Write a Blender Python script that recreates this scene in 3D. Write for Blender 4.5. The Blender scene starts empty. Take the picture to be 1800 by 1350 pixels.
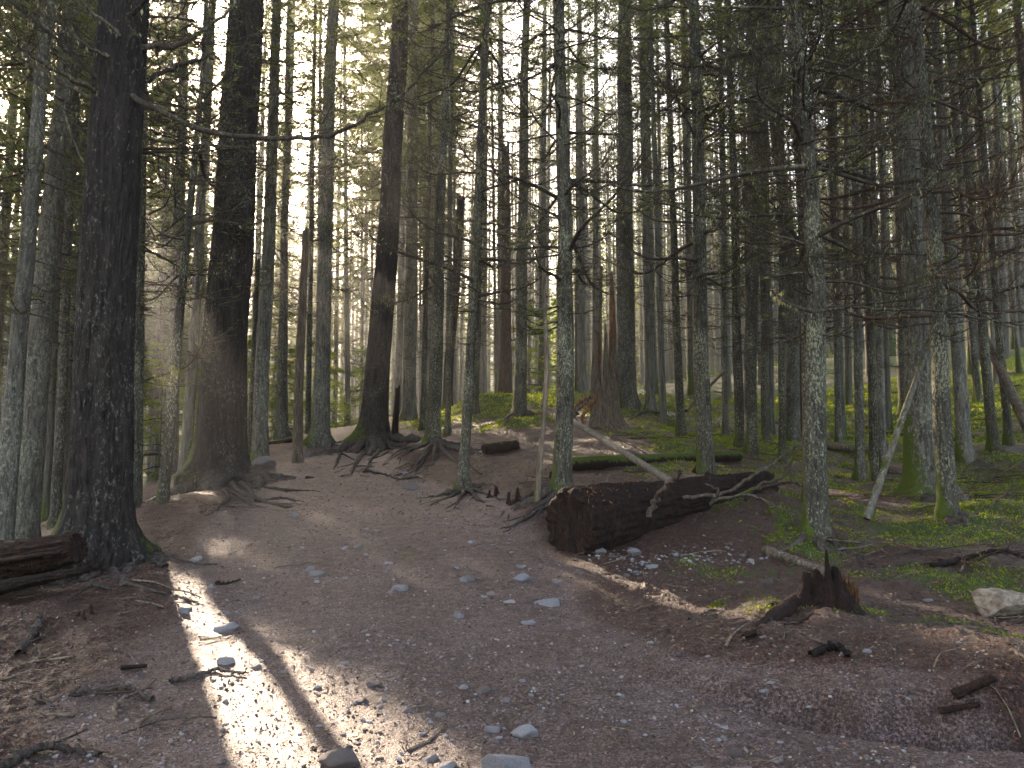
import bpy, math, random
import numpy as np
from mathutils import Vector, Matrix
rng = np.random.default_rng(11); random.seed(11)
S = bpy.context.scene; COL = S.collection
PI = math.pi

# ------------------------------------------------------------------ camera, sky, sun, exposure
F = 1334.0; PITCH = math.atan(125/F); EYE = np.array([0., 0., 1.6])
cam = bpy.data.cameras.new('camera'); camo = bpy.data.objects.new('camera', cam); COL.objects.link(camo)
cam.sensor_width = 36; cam.lens = F/1800*36; cam.clip_end = 2000; cam.clip_start = 0.05
camo.location = EYE.tolist(); camo.rotation_euler = (PI/2+PITCH, 0, 0); S.camera = camo
SUN_EL = math.radians(20.5); SUN_AZ = math.radians(-28.8)
SUN = np.array([math.sin(SUN_AZ)*math.cos(SUN_EL), math.cos(SUN_AZ)*math.cos(SUN_EL), math.sin(SUN_EL)])
w = bpy.data.worlds.new('World'); S.world = w; w.use_nodes = True
nt = w.node_tree; nt.nodes.clear()
sky = nt.nodes.new('ShaderNodeTexSky'); sky.sky_type = 'NISHITA'; sky.sun_disc = False
sky.sun_elevation = SUN_EL; sky.sun_rotation = SUN_AZ % (2*PI); sky.dust_density = 2.0; sky.air_density = 1.0
bg = nt.nodes.new('ShaderNodeBackground'); bg.inputs['Strength'].default_value = 0.15
wo = nt.nodes.new('ShaderNodeOutputWorld')
nt.links.new(sky.outputs[0], bg.inputs[0]); nt.links.new(bg.outputs[0], wo.inputs[0])
sl = bpy.data.lights.new('sun', 'SUN'); sl.energy = 3.9; sl.angle = math.radians(0.53); sl.color = (1, .9, .76)
so = bpy.data.objects.new('sun', sl); COL.objects.link(so)
so.rotation_euler = Vector(SUN).to_track_quat('Z', 'Y').to_euler(); so.location = (-20, 40, 30)
S.view_settings.view_transform = 'Standard'; S.view_settings.look = 'None'
S.view_settings.exposure = 3.3; S.view_settings.gamma = 1
S.view_settings.use_white_balance = True; S.view_settings.white_balance_temperature = 8000; S.view_settings.white_balance_tint = 18
S.cycles.use_denoising = True; S.cycles.max_bounces = 6; S.cycles.diffuse_bounces = 3
S.cycles.glossy_bounces = 1; S.cycles.transmission_bounces = 2; S.cycles.volume_bounces = 0
S.cycles.sample_clamp_indirect = 6; S.cycles.caustics_reflective = False; S.cycles.caustics_refractive = False
HAZE = 0.0019; HAZE_G = 0.76

# ------------------------------------------------------------------ helpers
def ray(u, v, Y):
    """world point seen at photo pixel (u, v), at depth Y along the ground"""
    a = (u-900)/F; b = (675-v)/F
    dy = math.cos(PITCH)-b*math.sin(PITCH); dz = math.sin(PITCH)+b*math.cos(PITCH)
    return np.array([a*Y/dy, Y, 1.6+dz*Y/dy])

_perm = np.random.default_rng(3).permutation(256); _perm = np.concatenate([_perm, _perm, _perm])
_grad = np.random.default_rng(4).normal(size=(256, 3)); _grad /= np.linalg.norm(_grad, axis=1)[:, None]
def noise(p):
    p = np.asarray(p, float); sh = p.shape[:-1]; p = p.reshape(-1, 3)
    i = np.floor(p).astype(int); f = p-i; i &= 255
    u = f*f*f*(f*(f*6-15)+10)
    def g(dx, dy, dz):
        h = _perm[_perm[_perm[(i[:, 0]+dx) & 255]+((i[:, 1]+dy) & 255)]+((i[:, 2]+dz) & 255)]
        return (_grad[h]*(f-np.array([dx, dy, dz]))).sum(1)
    def l(a, b, t): return a+(b-a)*t
    x0 = l(g(0,0,0), g(1,0,0), u[:, 0]); x1 = l(g(0,1,0), g(1,1,0), u[:, 0])
    x2 = l(g(0,0,1), g(1,0,1), u[:, 0]); x3 = l(g(0,1,1), g(1,1,1), u[:, 0])
    return (l(l(x0, x1, u[:, 1]), l(x2, x3, u[:, 1]), u[:, 2])*1.6).reshape(sh)
def n2(x, y, s, z=0.): return noise(np.stack([x/s, y/s, np.full_like(x, z)], -1))
def sstep(a, b, x): t = np.clip((x-a)/(b-a), 0, 1); return t*t*(3-2*t)
def norm(v): return v/np.maximum(np.linalg.norm(v, axis=-1, keepdims=True), 1e-9)

class MB:
    def __init__(s): s.v = []; s.f3 = []; s.f4 = []; s.n = 0; s.m3 = []; s.m4 = []; s.att = {}
    def add(s, v, f, mat=0, **att):
        v = np.asarray(v, float).reshape(-1, 3); f = np.asarray(f, int)
        s.v.append(v)
        if f.shape[1] == 3: s.f3.append(f+s.n); s.m3.append(np.full(len(f), mat))
        else: s.f4.append(f+s.n); s.m4.append(np.full(len(f), mat))
        for k in set(att) | set(s.att):
            s.att.setdefault(k, [np.zeros(s.n)])
            s.att[k].append(np.broadcast_to(att.get(k, 0.), (len(v),)).astype(float))
        s.n += len(v)
    def mesh(s, name, mats, smooth=True):
        v = np.concatenate(s.v) if s.v else np.zeros((0, 3))
        f3 = np.concatenate(s.f3) if s.f3 else np.zeros((0, 3), int); f4 = np.concatenate(s.f4) if s.f4 else np.zeros((0, 4), int)
        m = bpy.data.meshes.new(name); m.vertices.add(len(v)); m.vertices.foreach_set('co', v.astype(np.float32).ravel())
        m.loops.add(f3.size+f4.size); m.loops.foreach_set('vertex_index', np.concatenate([f3.ravel(), f4.ravel()]).astype(np.int32))
        m.polygons.add(len(f3)+len(f4))
        st = np.concatenate([np.arange(len(f3))*3, f3.size+np.arange(len(f4))*4]).astype(np.int32)
        m.polygons.foreach_set('loop_start', st)
        m.polygons.foreach_set('loop_total', np.concatenate([np.full(len(f3), 3), np.full(len(f4), 4)]).astype(np.int32))
        for x in (mats if isinstance(mats, (list, tuple)) else [mats]): m.materials.append(x)
        m.polygons.foreach_set('material_index', np.concatenate(s.m3+s.m4).astype(np.int32) if s.m3 or s.m4 else [])
        m.polygons.foreach_set('use_smooth', np.full(len(f3)+len(f4), smooth))
        for k, a in s.att.items():
            at = m.attributes.new(k, 'FLOAT', 'POINT'); at.data.foreach_set('value', np.concatenate(a).astype(np.float32))
        m.update(calc_edges=True); m.validate()
        return m
def link(name, data, parent=None, loc=(0, 0, 0), rot=(0, 0, 0), sc=(1, 1, 1)):
    o = bpy.data.objects.new(name, data); COL.objects.link(o); o.location = tuple(loc); o.rotation_euler = rot; o.scale = sc
    if parent is not None: o.parent = parent
    return o
def tag(o, label=None, cat=None, group=None, kind=None):
    if label: o['label'] = label
    if cat: o['category'] = cat
    if group: o['group'] = group
    if kind: o['kind'] = kind
    return o

def tubes(mb, P, r0, r1, sides=3, mat=0, power=1.0, cap=False, **att):
    """batch of tapered polyline tubes: P (B,n,3)"""
    P = np.asarray(P, float); B, n, _ = P.shape
    T = norm(np.gradient(P, axis=1)); ref = np.array([.31, .17, .93])
    N = np.cross(T, ref); bad = np.linalg.norm(N, axis=-1) < .15; N[bad] = np.cross(T[bad], np.array([1., 0, 0])); N = norm(N); Bn = np.cross(T, N)
    t = np.linspace(0, 1, n)**power
    R = (np.reshape(r0, (-1, 1))*(1-t)+np.reshape(r1, (-1, 1))*t)
    R = np.broadcast_to(R, (B, n))
    a = np.arange(sides)*2*PI/sides
    V = P[:, :, None, :]+R[:, :, None, None]*(np.cos(a)[None, None, :, None]*N[:, :, None, :]+np.sin(a)[None, None, :, None]*Bn[:, :, None, :])
    base = (np.arange(B)*n*sides)[:, None, None]+(np.arange(n-1)*sides)[None, :, None]
    k = np.arange(sides)[None, None, :]; k2 = (k+1) % sides
    f = np.stack([base+k, base+k2, base+k2+sides, base+k+sides], -1).reshape(-1, 4)
    mb.add(V, f, mat, **att)
def grow(P, m, L, ang=55, k=4, up=0., bend=0.1, t0=.15, rg=None, fall=.6, jit=.25):
    rg = rg or rng
    P = np.asarray(P, float); B, n, _ = P.shape
    t = t0+(1-t0)*(np.arange(m)[None, :]+rg.uniform(.1, .9, (B, m)))/m
    x = t*(n-1); i = np.minimum(x.astype(int), n-2); fr = (x-i)[..., None]
    bi = np.arange(B)[:, None]
    A = P[bi, i]; C = P[bi, i+1]; p0 = A+(C-A)*fr; T = norm(C-A)
    side = norm(np.cross(T, np.array([0, 0, 1.])+0*T)); sg = np.where(np.arange(m) % 2 == 0, 1., -1.)[None, :, None]
    a = np.radians(ang+rg.normal(0, 10, (B, m)))[..., None]
    d = T*np.cos(a)+side*sg*np.sin(a)+rg.normal(0, jit, (B, m, 3))+np.array([0, 0, up]); d = norm(d)
    Ls = (np.reshape(L, (-1, 1))*(1-fall*t)*rg.uniform(.6, 1.2, (B, m)))[..., None, None]
    s = np.linspace(0, 1, k)[None, None, :, None]
    bd = rg.normal(0, .12, (B, m, 1, 3))+np.array([0, 0, bend])+T[:, :, None, :]*.2
    Q = p0[:, :, None, :]+Ls*(d[:, :, None, :]*s+bd*s*s)
    return Q.reshape(B*m, k, 3), Ls.reshape(-1)
def leaves(mb, C, D, W, mat=0, **att):
    """rhombic needle tufts: C base, D length vector, W half width vector"""
    V = np.stack([C, C+D*.45+W, C+D, C+D*.45-W], 1)
    f = np.arange(len(C))[:, None]*4+np.arange(4)[None, :]
    mb.add(V, f, mat, **att)
def spray(mb, P, m, ln, wd, rg, mat=0, droop=-.15):
    """needle tufts on both sides of twig polylines"""
    P = np.asarray(P); B, n, _ = P.shape
    t = (np.arange(m)[None, :]+rg.uniform(.2, .8, (B, m)))/m; x = t*(n-1); i = np.minimum(x.astype(int), n-2); fr = (x-i)[..., None]
    bi = np.arange(B)[:, None]; A = P[bi, i]; C = P[bi, i+1]; p = A+(C-A)*fr; T = norm(C-A)
    side = norm(np.cross(T, np.array([0, 0, 1.])+0*T)); sg = np.where(np.arange(m) % 2 == 0, 1., -1.)[None, :, None]
    d = norm(T*.75+side*sg*.8+rg.normal(0, .22, (B, m, 3))+np.array([0, 0, droop]))
    l = (ln*rg.uniform(.5, 1.3, (B, m, 1)))
    up = norm(rg.normal(0, .45, (B, m, 3))+np.array([0, 0, 1.])); wv = norm(np.cross(d, up))*wd*rg.uniform(.6, 1.2, (B, m, 1))
    leaves(mb, p.reshape(-1, 3), (d*l).reshape(-1, 3), wv.reshape(-1, 3), mat)

# ------------------------------------------------------------------ materials
def mat(name):
    m = bpy.data.materials.new(name); m.use_nodes = True; t = m.node_tree; t.nodes.clear()
    o = t.nodes.new('ShaderNodeOutputMaterial'); b = t.nodes.new('ShaderNodeBsdfPrincipled'); t.links.new(b.outputs[0], o.inputs[0])
    return m, t, b, o
def node(t, typ, ins=None, **kw):
    n = t.nodes.new(typ)
    for k, v in kw.items(): setattr(n, k, v)
    for k, v in (ins or {}).items():
        if isinstance(v, bpy.types.NodeSocket): t.links.new(v, n.inputs[k])
        else: n.inputs[k].default_value = v
    return n
def ramp(t, fac, stops):
    r = node(t, 'ShaderNodeValToRGB', {0: fac}); e = r.color_ramp.elements
    while len(e) < len(stops): e.new(.5)
    for q, (p, c) in zip(e, stops): q.position = p; q.color = (*c, 1) if len(c) == 3 else c
    return r.outputs[0]
def mixc(t, fac, a, b):
    n = t.nodes.new('ShaderNodeMix'); n.data_type = 'RGBA'
    for sock, v in ((n.inputs[0], fac), (n.inputs[6], a), (n.inputs[7], b)):
        if isinstance(v, bpy.types.NodeSocket): t.links.new(v, sock)
        else: sock.default_value = v if not isinstance(v, tuple) or len(v) == 4 else (*v, 1)
    return n.outputs[2]
def noi(t, vec, scale, detail=4, rough=.6, dist=0.):
    return node(t, 'ShaderNodeTexNoise', {'Vector': vec, 'Scale': scale, 'Detail': detail, 'Roughness': rough, 'Distortion': dist}).outputs[0]
def math_(t, op, a, b=0., c=0., clamp=False):
    return node(t, 'ShaderNodeMath', {0: a, 1: b, 2: c}, operation=op, use_clamp=clamp).outputs[0]
def attr(t, name): return node(t, 'ShaderNodeAttribute', attribute_name=name).outputs['Fac']

def bark(name, dark, light, lichen, lic_amt, rough=.85, vs=14., bump=.6, moss=(.06, .085, .01), lic_scale=26):
    m, t, b, o = mat(name)
    co = node(t, 'ShaderNodeTexCoord').outputs['Object']
    info = node(t, 'ShaderNodeObjectInfo')
    off = node(t, 'ShaderNodeVectorMath', {0: co, 1: info.outputs['Random']}, operation='ADD').outputs[0]
    st = node(t, 'ShaderNodeMapping', {'Vector': off, 'Scale': (1, 1, .16)}).outputs[0]
    a = noi(t, st, vs, 8, .68, .5)
    fine = noi(t, off, 60, 4, .7)
    vor = node(t, 'ShaderNodeTexVoronoi', {'Vector': node(t, 'ShaderNodeMapping', {'Vector': off, 'Scale': (1, 1, .4)}).outputs[0], 'Scale': vs*3.2}).outputs['Distance']
    c = ramp(t, a, [(.34, dark), (.52, tuple((x+y)/2 for x, y in zip(dark, light))), (.66, light)])
    big = noi(t, off, 1.1, 3, .6)
    hv = math_(t, 'MULTIPLY_ADD', info.outputs['Random'], .7, .65)
    c = node(t, 'ShaderNodeHueSaturation', {'Value': hv, 'Color': c}).outputs[0]
    l1 = noi(t, node(t, 'ShaderNodeMapping', {'Vector': off, 'Scale': (1, 1, .5)}).outputs[0], lic_scale, 5, .8); l2 = math_(t, 'MULTIPLY_ADD', big, .35, 0)
    lm = math_(t, 'ADD', l1, l2)
    lmask = ramp(t, lm, [(.80-lic_amt*.2, (0, 0, 0)), (.92-lic_amt*.2, (1, 1, 1))])
    c = mixc(t, lmask, c, lichen)
    ms = attr(t, 'moss'); mn = noi(t, off, 9, 5, .7)
    mm = math_(t, 'MULTIPLY_ADD', math_(t, 'SUBTRACT', mn, .5), 1.6, ms)
    mm = ramp(t, mm, [(.42, (0, 0, 0)), (.58, (1, 1, 1))])
    mc = mixc(t, fine, tuple(x*.6 for x in moss), tuple(x*1.5 for x in moss))
    c = mixc(t, mm, c, mc)
    t.links.new(c, b.inputs['Base Color']); b.inputs['Roughness'].default_value = rough
    b.inputs['Specular IOR Level'].default_value = .25
    h = math_(t, 'MULTIPLY_ADD', vor, .35, a); h = math_(t, 'MULTIPLY_ADD', fine, .35, h); h = math_(t, 'MULTIPLY_ADD', lmask, .12, h)
    bp = node(t, 'ShaderNodeBump', {'Height': h, 'Strength': bump, 'Distance': .045}); t.links.new(bp.outputs[0], b.inputs['Normal'])
    return m
LIC = (.17, .17, .13)
M_old = bark('bark_old_fir', (.005, .004, .0035), (.06, .046, .038), (.19, .18, .14), .34, bump=.9)
M_grey = bark('bark_grey_hemlock', (.022, .02, .017), (.18, .165, .135), (.3, .31, .23), .55, vs=18)
M_lich = bark('bark_lichen_spotted', (.010, .009, .007), (.10, .088, .066), (.33, .33, .22), .55, vs=22, lic_scale=40)
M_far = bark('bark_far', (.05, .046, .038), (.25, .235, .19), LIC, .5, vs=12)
M_red = bark('bark_red_cedar', (.05, .026, .018), (.17, .095, .07), (.2, .16, .12), .15, vs=16)
M_dead = bark('dead_wood', (.05, .035, .025), (.24, .18, .13), (.3, .28, .23), .25, vs=20)
M_rot = bark('rotten_wood', (.004, .002, .0015), (.042, .017, .010), (.08, .055, .035), .1, vs=16, bump=1.)
M_orange = bark('broken_orange_wood', (.07, .028, .012), (.34, .16, .07), (.45, .3, .15), .1, vs=24)
M_root = bark('root_bark', (.02, .015, .012), (.11, .085, .07), (.15, .14, .12), .25, vs=26)
M_limb = bark('dark_dead_limb', (.03, .022, .017), (.15, .11, .085), (.2, .18, .14), .2, vs=30)
M_pale = bark('bleached_wood', (.10, .085, .07), (.32, .29, .24), (.4, .38, .32), .4, vs=24)
M_twig = bark('twig_bark', (.022, .017, .012), (.085, .062, .045), (.22, .23, .15), .45, vs=30, bump=.2)
M_redtwig = bark('red_twig_bark', (.04, .022, .015), (.15, .085, .055), (.24, .2, .12), .3, vs=30, bump=.2)

def foliage(name, c1, c2, trans=.45):
    m, t, b, o = mat(name); t.nodes.remove(b)
    geo = node(t, 'ShaderNodeNewGeometry'); co = node(t, 'ShaderNodeTexCoord').outputs['Object']
    r = geo.outputs['Random Per Island']; big = noi(t, co, .8, 2)
    f = math_(t, 'MULTIPLY_ADD', r, .6, math_(t, 'MULTIPLY_ADD', big, .9, -.25), clamp=True)
    c = mixc(t, f, c1, c2)
    d = node(t, 'ShaderNodeBsdfDiffuse', {'Color': c}); tc = node(t, 'ShaderNodeHueSaturation', {'Hue': .48, 'Saturation': 1.15, 'Value': 2.7, 'Color': c}).outputs[0]
    tr = node(t, 'ShaderNodeBsdfTranslucent', {'Color': tc}); mx = node(t, 'ShaderNodeMixShader', {0: trans, 1: d.outputs[0], 2: tr.outputs[0]})
    gl = node(t, 'ShaderNodeBsdfGlossy', {'Color': (.6, .6, .6, 1), 'Roughness': .45}); mx2 = node(t, 'ShaderNodeMixShader', {0: .04, 1: mx.outputs[0], 2: gl.outputs[0]})
    t.links.new(mx2.outputs[0], o.inputs[0]); return m
M_needle = foliage('hemlock_needles', (.035, .05, .02), (.11, .135, .045), .55)
M_bright = foliage('young_hemlock_needles', (.07, .12, .02), (.14, .2, .035), .55)
M_lichhang = foliage('hanging_lichen', (.15, .16, .08), (.26, .27, .14), .4)
M_moss = foliage('moss_blades', (.06, .09, .006), (.18, .24, .02), .45)

def ground_mat():
    m, t, b, o = mat('forest_floor')
    co = node(t, 'ShaderNodeTexCoord').outputs['Object']; pa = attr(t, 'path'); mo = attr(t, 'mossy')
    n1 = noi(t, co, 1.3, 5, .6); n2_ = noi(t, co, 9, 6, .7); n3 = noi(t, co, 55, 5, .75); n4 = noi(t, co, 170, 3, .7)
    v = node(t, 'ShaderNodeTexVoronoi', {'Vector': co, 'Scale': 70.}); v2 = node(t, 'ShaderNodeTexVoronoi', {'Vector': co, 'Scale': 24.})
    litter = ramp(t, n3, [(.38, (.006, .0025, .002)), (.5, (.05, .016, .0095)), (.59, (.21, .088, .053))])
    litter = mixc(t, ramp(t, n2_, [(.4, (0, 0, 0)), (.65, (.7, .7, .7))]), litter, (.035, .02, .015))
    dirt = ramp(t, n3, [(.38, (.025, .014, .012)), (.5, (.125, .076, .07)), (.58, (.33, .24, .225))])
    dirt = mixc(t, ramp(t, math_(t, 'ADD', n2_, math_(t, 'MULTIPLY', n1, .5)), [(.62, (0, 0, 0)), (.86, (.8, .8, .8))]), dirt, litter)
    vc = ramp(t, v.outputs['Color'], [(0., (.05, .03, .025)), (.55, (.13, .095, .09)), (1., (.36, .33, .33))])
    peb = math_(t, 'LESS_THAN', v.outputs['Distance'], .32)
    dirt = mixc(t, math_(t, 'MULTIPLY', peb, .55), dirt, vc)
    pm = math_(t, 'MULTIPLY_ADD', math_(t, 'SUBTRACT', n2_, .5), 1.2, pa)
    pm = ramp(t, pm, [(.3, (0, 0, 0)), (.7, (1, 1, 1))])
    c = mixc(t, pm, litter, dirt)
    moss = ramp(t, n3, [(.32, (.012, .02, .003)), (.5, (.045, .068, .007)), (.64, (.15, .19, .016))])
    mm = math_(t, 'ADD', math_(t, 'MULTIPLY_ADD', math_(t, 'SUBTRACT', n2_, .5), 2.2, mo), math_(t, 'MULTIPLY', math_(t, 'SUBTRACT', n1, .5), .9))
    mm = ramp(t, mm, [(.40, (0, 0, 0)), (.56, (1, 1, 1))])
    c = mixc(t, mm, c, moss)
    t.links.new(c, b.inputs['Base Color'])
    rg_ = math_(t, 'MULTIPLY_ADD', mm, .4, .48); t.links.new(rg_, b.inputs['Roughness']); b.inputs['Specular IOR Level'].default_value = .5
    h = math_(t, 'MULTIPLY_ADD', n3, .7, math_(t, 'MULTIPLY', n2_, 1.2)); h = math_(t, 'MULTIPLY_ADD', n4, .25, h)
    h = math_(t, 'MULTIPLY_ADD', math_(t, 'SUBTRACT', .4, v.outputs['Distance'], clamp=True), .9, h)
    bp = node(t, 'ShaderNodeBump', {'Height': h, 'Strength': 1., 'Distance': .05}); t.links.new(bp.outputs[0], b.inputs['Normal'])
    return m
M_ground = ground_mat()
def stone_mat():
    m, t, b, o = mat('trail_stone'); co = node(t, 'ShaderNodeTexCoord').outputs['Object']; g = node(t, 'ShaderNodeNewGeometry').outputs['Random Per Island']
    inf = node(t, 'ShaderNodeObjectInfo').outputs['Random']; r = math_(t, 'FRACT', math_(t, 'ADD', g, inf))
    c = ramp(t, r, [(0, (.13, .10, .09)), (.3, (.27, .25, .25)), (.6, (.30, .30, .33)), (.85, (.48, .47, .48)), (1, (.2, .13, .11))])
    n = noi(t, co, 22, 6, .7); c = mixc(t, ramp(t, n, [(.45, (0, 0, 0)), (.68, (.7, .7, .7))]), c, (.10, .07, .062))
    t.links.new(c, b.inputs['Base Color']); b.inputs['Roughness'].default_value = .7
    bp = node(t, 'ShaderNodeBump', {'Height': noi(t, co, 45, 6, .7), 'Strength': .8, 'Distance': .05}); t.links.new(bp.outputs[0], b.inputs['Normal'])
    return m
M_stone = stone_mat()
def tan_stone():
    m, t, b, o = mat('tan_boulder'); co = node(t, 'ShaderNodeTexCoord').outputs['Object']; n = noi(t, co, 5, 8, .7, .6)
    t.links.new(ramp(t, n, [(.3, (.07, .045, .03)), (.48, (.22, .165, .12)), (.65, (.38, .31, .235))]), b.inputs['Base Color']); b.inputs['Roughness'].default_value = .8
    t.links.new(node(t, 'ShaderNodeBump', {'Height': n, 'Strength': .8, 'Distance': .05}).outputs[0], b.inputs['Normal']); return m
M_tan = tan_stone()
def chip_mat():
    m, t, b, o = mat('litter_chips'); r = node(t, 'ShaderNodeNewGeometry').outputs['Random Per Island']
    c = ramp(t, r, [(0, (.03, .015, .01)), (.4, (.09, .045, .03)), (.75, (.17, .10, .06)), (1, (.32, .24, .16))])
    t.links.new(c, b.inputs['Base Color']); b.inputs['Roughness'].default_value = .7; return m
M_chip = chip_mat()

# ------------------------------------------------------------------ terrain
CP = [ray(*a) for a in [
 (0,1350,3.9),(450,1350,3.9),(900,1350,3.9),(1350,1350,3.9),(1800,1350,3.9),(300,1250,4.75),(900,1250,4.75),(1500,1260,4.75),
 (0,1200,5.2),(600,1150,5.6),(1100,1150,5.7),(1600,1150,5.75),(1800,1180,5.3),(0,1100,6.4),(350,1080,6.9),(800,1080,6.9),(1150,1080,7.0),
 (1300,1100,6.6),(1440,1100,6.7),(1750,1078,7.2),(60,1030,7.6),(200,1000,8.5),(600,1000,8.5),(950,1000,8.6),(1800,1000,8.4),
 (400,950,10),(800,950,10),(600,900,12.5),(400,880,13.5),(500,850,16.5),(700,850,16.2),(600,820,20),(580,790,24),(590,762,28),(610,748,31),
 (240,900,12.7),(300,880,13.5),(450,830,18),(457,812,19),(438,818,20),(496,768,27),(300,838,24),(562,778,24.5),
 (985,870,11.6),(1000,962,9.8),(1200,935,10.2),(1400,905,10.8),(813,862,14),(762,797,20),(655,777,24.5),(912,748,24),(832,736,28),(850,712,30),(890,704,36),
 (760,742,30),(1062,752,23),(1100,714,29),(1142,722,28.5),(1050,802,17),(1200,805,17),(1150,850,13.5),(1240,842,14),(1197,764,22),(1322,803,19),
 (1275,768,25),(1396,778,24),(1300,722,30),(1200,692,38),(1400,682,36),(1500,642,42),(1512,852,17),(1600,752,25),(1640,880,14),(1695,812,18),
 (1745,792,18.5),(1780,702,25),(1780,622,36),(1800,592,44),(1700,622,42),(1433,962,9.5),(1667,937,10.5),(1800,900,11),
 (600,752,60),(900,712,60),(1200,675,60),(1500,615,60),(1800,565,60)]]
CP += [np.array(p, float) for p in [(-8.7,13,-.2),(-9.8,15,-.4),(-16,30,-1.5),(-20,22,-2.5),(-25,40,-3),(-13,45,1.),(-30,80,-1),(0,100,7),(35,100,13),(70,100,22),
 (-70,100,-2),(60,40,14),(-60,30,-5),(0,-6,-.5),(-8,-6,-.6),(8,-6,-.2),(-9,4,-.3),(9,4,.3),(12,9,1.0),(20,12,2.2),(-14,6,-1.4),(40,10,6),(-40,5,-4)]]
CP = np.array(CP)
def _U(r2): return np.where(r2 > 0, .5*r2*np.log(np.maximum(r2, 1e-12)), 0)
def _fit():
    n = len(CP); d2 = ((CP[:, None, :2]-CP[None, :, :2])**2).sum(-1)
    K = _U(d2)+np.eye(n)*.35; Pm = np.c_[np.ones(n), CP[:, :2]]
    A = np.zeros((n+3, n+3)); A[:n, :n] = K; A[:n, n:] = Pm; A[n:, :n] = Pm.T
    return np.linalg.solve(A, np.r_[CP[:, 2], 0, 0, 0])
TW = _fit()
def base_z(x, y):
    sh = np.shape(x); x = np.ravel(x).astype(float); y = np.ravel(y).astype(float)
    xc = np.clip(x, -70, 70); yc = np.clip(y, -8, 105); out = TW[-3]+TW[-2]*xc+TW[-1]*yc
    for i in range(len(CP)): out += TW[i]*_U((xc-CP[i, 0])**2+(yc-CP[i, 1])**2)
    return out.reshape(sh)
# trail edges (depth, left x, right x)
_E = [(-8,-3.5,3.5),(2,-2.4,2.6),(3.9,*[(u-900)/F*3.9 for u in (60,1900)]),(4.9,*[(u-900)/F*4.9 for u in (150,1600)]),(5.6,*[(u-900)/F*5.6 for u in (240,1180)]),
      (6.9,*[(u-900)/F*6.9 for u in (300,1050)]),(8.5,*[(u-900)/F*8.5 for u in (320,1030)]),(10,*[(u-900)/F*10 for u in (340,960)]),(12.5,*[(u-900)/F*12.5 for u in (380,880)]),
      (16.5,*[(u-900)/F*16.5 for u in (460,760)]),(20,*[(u-900)/F*20 for u in (480,680)]),(24,*[(u-900)/F*24 for u in (530,640)]),(28,*[(u-900)/F*28 for u in (572,630)]),
      (31,*[(u-900)/F*31 for u in (592,640)]),(40,-7.5,-6.2),(41,-7,-7),(200,-7,-7)]
_E = np.array(_E)
def path_mask(x, y):
    l = np.interp(y, _E[:, 0], _E[:, 1]); r = np.interp(y, _E[:, 0], _E[:, 2]); wd = .35+.0*y
    return sstep(-wd, wd, x-l+.25*n2(x, y, 1.1, 5))*sstep(-wd, wd, r-x+.25*n2(x, y, 1.1, 9))
_B = np.array([ray(u, v, 5) for u, v in [(1000,1130),(1150,1170),(1300,1208),(1500,1242),(1650,1262),(1850,1282),(2300,1330)]])
_By = np.array([5.75, 5.3, 4.95, 4.62, 4.47, 4.3, 4.0]); _Bx = np.array([(u-900)/F*y for u, y in zip((1000,1150,1300,1500,1650,1850,2300), _By)])
def bank(x, y):
    d = y-np.interp(x, _Bx, _By)-.06*n2(x, y, .35, 3)
    h = np.interp(x, [.4, 1.2, 2.2, 3.2], [0, .07, .16, .24])*(y < 12)
    dip = -np.interp(x, [.9, 2., 3.], [0, .09, .19])*np.exp(-((d+.02)/.13)**2)
    return h*sstep(-.02, .22, d)*(1-.8*sstep(.6, 2.2, d))+dip
MOUNDS = [(*ray(850,712,30)[:2], 2.6, .25),(*ray(912,748,23.4)[:2], 1.1, .35),(*ray(760,735,29)[:2],1.5,.2),(*ray(1433,965,9.4)[:2],.42,.10),(*ray(1667,945,10.3)[:2],.6,.12),
          (*ray(1240,845,14)[:2],.6,.08),(*ray(762,800,19.7)[:2],.9,.12),(*ray(380,860,16.5)[:2],1.6,.12),(*ray(605,806,20.5)[:2],.8,.3),(*ray(700,808,19.5)[:2],1.0,.22),(*ray(1450,1110,6.55)[:2],.7,.06),(*ray(1100,850,13.2)[:2],1.6,.12),(*ray(1760,930,10.6)[:2],.8,.18)]
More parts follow.
